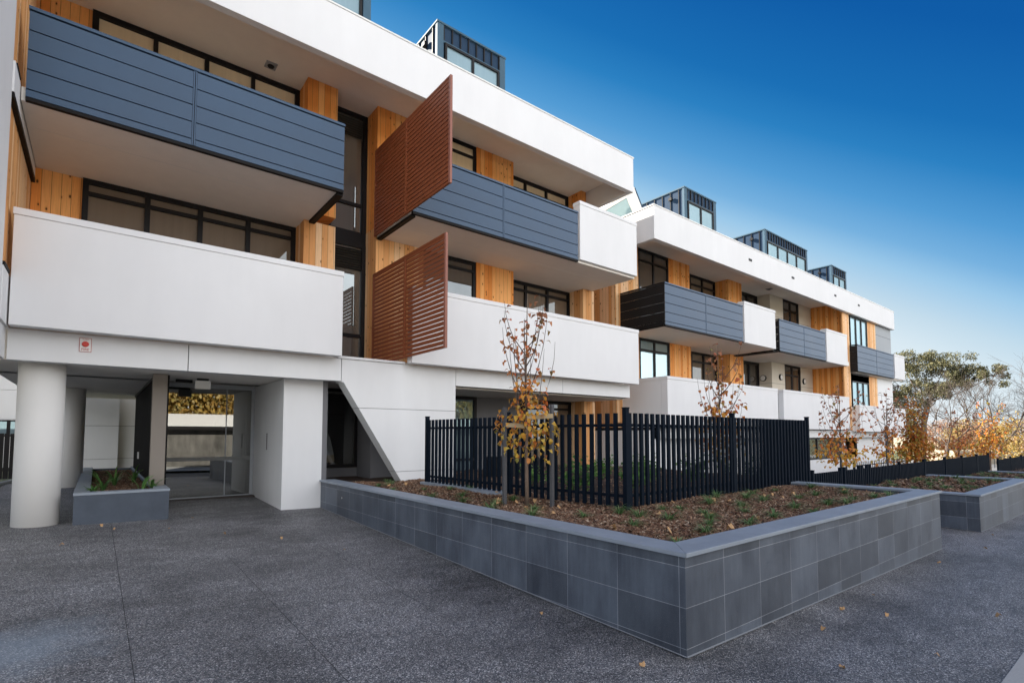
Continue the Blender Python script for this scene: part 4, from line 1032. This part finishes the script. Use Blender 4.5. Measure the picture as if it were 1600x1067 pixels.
# ------------------------------------------------------------------ fallen leaves (each its own thing)
random.seed(5)
LV = [(4.3,1.55),(5.02,1.95),(5.75,2.05),(5.95,1.75),(6.6,2.05),(9.2,2.05),(11.2,1.9),(13.0,2.1),(3.2,3.6),(2.6,6.8),(3.1,2.4),(.25,9.7),(.9,9.4),(-.3,8.8),(1.5,8.6),(.1,10.05),(1.3,10.2),(5.2,1.2),(6.9,1.1),(2.1,7.9)]
lm = []
for k_ in range(4):
    b = MB(); leaf_quad(b, Vector((-.035,0,.012)), Vector((1,.1,0)), Vector((.1,.2,1)), .075, .05, .5+.2*k_); lm.append(b.build('fallen_leaf', M['fallen'], fix=False))
for i, (x, y) in enumerate(LV):
    o = lm[i] if i < 4 else lm[i % 4].copy()
    if i >= 4: COL.objects.link(o)
    o.location = (x, y, G(x, y)+.004); s = random.uniform(.45, .9); o.scale = (s, s, s); o.rotation_euler = (random.uniform(-.2,.2), random.uniform(-.2,.2), random.uniform(0, 6.28))
    tag(o, 'dry brown leaf lying on the dark speckled paving', 'leaf', 'fallen leaves on the paving')
for i in range(36):
    o = lm[i % 4].copy(); COL.objects.link(o)
    x, y = (random.uniform(3.8, 10.2), random.uniform(2.6, 4.3)) if i < 22 else (random.uniform(3.8, 5.0), random.uniform(4.4, 9.0))
    o.location = (x, y, bedh(x, y)+.03); s = random.uniform(.7, 1.3); o.scale = (s, s, s); o.rotation_euler = (random.uniform(-.3,.3), random.uniform(-.3,.3), random.uniform(0, 6.28))
    tag(o, 'dry orange leaf lying on the bark mulch of the foreground planter', 'leaf', 'fallen leaves on the mulch')

# ------------------------------------------------------------------ sky, sun, camera
SUN_EL, SUN_AZ = R(30), R(-22)     # azimuth from +Y towards +X: the sun stands behind the building
w = bpy.data.worlds.new('World'); scn.world = w; w.use_nodes = True; nt = w.node_tree; nt.nodes.clear()
sky = nt.nodes.new('ShaderNodeTexSky'); sky.sky_type = 'NISHITA'; sky.sun_disc = False; sky.sun_elevation = SUN_EL; sky.sun_rotation = SUN_AZ
sky.air_density = 1.0; sky.dust_density = .6; sky.ozone_density = 2.0; sky.altitude = 50
def wn(t, **k):
    o = nt.nodes.new(t)
    for a_, v in k.items(): setattr(o, a_, v)
    return o
def wmath(op, a_, b_=0., clamp=False):
    o = wn('ShaderNodeMath', operation=op, use_clamp=clamp)
    for i, x in enumerate((a_, b_)):
        if isinstance(x, bpy.types.NodeSocket): nt.links.new(x, o.inputs[i])
        else: o.inputs[i].default_value = x
    return o.outputs[0]
EXPO = 2.0
# clear winter sky: the Nishita model's brightness graded into a polarised deep blue
tc = wn('ShaderNodeTexCoord'); sx = wn('ShaderNodeSeparateXYZ'); nt.links.new(tc.outputs['Generated'], sx.inputs[0])
drv = wmath('ADD', wmath('SUBTRACT', sx.outputs[2], wmath('MULTIPLY', wmath('MAXIMUM', sx.outputs[1], 0.), .55)), .2)
gr = wn('ShaderNodeValToRGB'); nt.links.new(drv, gr.inputs[0])
el = gr.color_ramp; st_ = [(0, (.95,.97,1.0)), (.20, (.74,.86,.93)), (.254, (.58,.75,.87)), (.315, (.35,.61,.85)), (.355, (.19,.46,.77)), (.41, (.088,.345,.69)), (.48, (.022,.225,.565)), (.537, (.008,.163,.485)), (.65, (.002,.107,.40)), (1, (.002,.075,.31))]
el.elements[0].position, el.elements[0].color = 0, (*st_[0][1], 1); el.elements[1].position, el.elements[1].color = 1, (*st_[-1][1], 1)
for p_, c_ in st_[1:-1]:
    e_ = el.elements.new(p_); e_.color = (*c_, 1)
nm = wn('ShaderNodeMix', data_type='RGBA', blend_type='MULTIPLY'); nm.inputs[0].default_value = 1; nt.links.new(sky.outputs[0], nm.inputs[6]); nm.inputs[7].default_value = (.06, .07, .08, 1)
nx = wn('ShaderNodeMix', data_type='RGBA'); nx.inputs[0].default_value = .06; nt.links.new(gr.outputs[0], nx.inputs[6]); nt.links.new(nm.outputs[2], nx.inputs[7])
# bright cloud bank added behind the camera to light the shaded facade (mirrored in glass)
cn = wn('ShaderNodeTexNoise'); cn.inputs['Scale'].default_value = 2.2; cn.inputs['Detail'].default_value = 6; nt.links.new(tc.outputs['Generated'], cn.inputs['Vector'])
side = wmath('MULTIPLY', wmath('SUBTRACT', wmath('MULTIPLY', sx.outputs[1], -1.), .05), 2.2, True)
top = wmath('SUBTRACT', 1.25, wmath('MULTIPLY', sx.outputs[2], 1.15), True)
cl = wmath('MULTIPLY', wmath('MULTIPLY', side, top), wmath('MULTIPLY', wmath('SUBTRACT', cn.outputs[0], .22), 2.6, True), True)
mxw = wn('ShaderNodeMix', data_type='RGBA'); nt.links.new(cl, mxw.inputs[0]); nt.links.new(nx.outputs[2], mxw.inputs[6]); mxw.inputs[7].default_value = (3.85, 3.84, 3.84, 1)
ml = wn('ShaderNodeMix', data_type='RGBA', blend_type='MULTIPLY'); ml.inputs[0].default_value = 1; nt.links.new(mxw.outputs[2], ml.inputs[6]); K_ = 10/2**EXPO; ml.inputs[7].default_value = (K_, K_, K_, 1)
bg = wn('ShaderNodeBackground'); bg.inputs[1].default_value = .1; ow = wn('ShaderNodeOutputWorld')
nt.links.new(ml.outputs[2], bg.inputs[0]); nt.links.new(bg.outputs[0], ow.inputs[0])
sd = bpy.data.lights.new('sun', 'SUN'); sd.energy = 5; sd.angle = R(.5); sd.color = (1, .93, .82); so = bpy.data.objects.new('sun', sd); link(so)
to_sun = Vector((math.sin(SUN_AZ)*math.cos(SUN_EL), math.cos(SUN_AZ)*math.cos(SUN_EL), math.sin(SUN_EL)))
so.rotation_euler = to_sun.to_track_quat('Z', 'Y').to_euler()

cd = bpy.data.cameras.new('camera'); cam = bpy.data.objects.new('camera', cd); link(cam); scn.camera = cam
cd.sensor_width = 36; cd.lens = 814.5/1600*36; cd.shift_y = (634.1-533.5)/1600; cd.clip_end = 2000; cd.clip_start = .05
cam.location = (0, 0, 1.68)
cam.rotation_euler = (R(90+3.18), 0, R(-38.5))

scn.view_settings.view_transform = 'Standard'; scn.view_settings.look = 'None'; scn.view_settings.gamma = 1
scn.view_settings.exposure = EXPO
scn.render.resolution_x = 1024; scn.render.resolution_y = 682
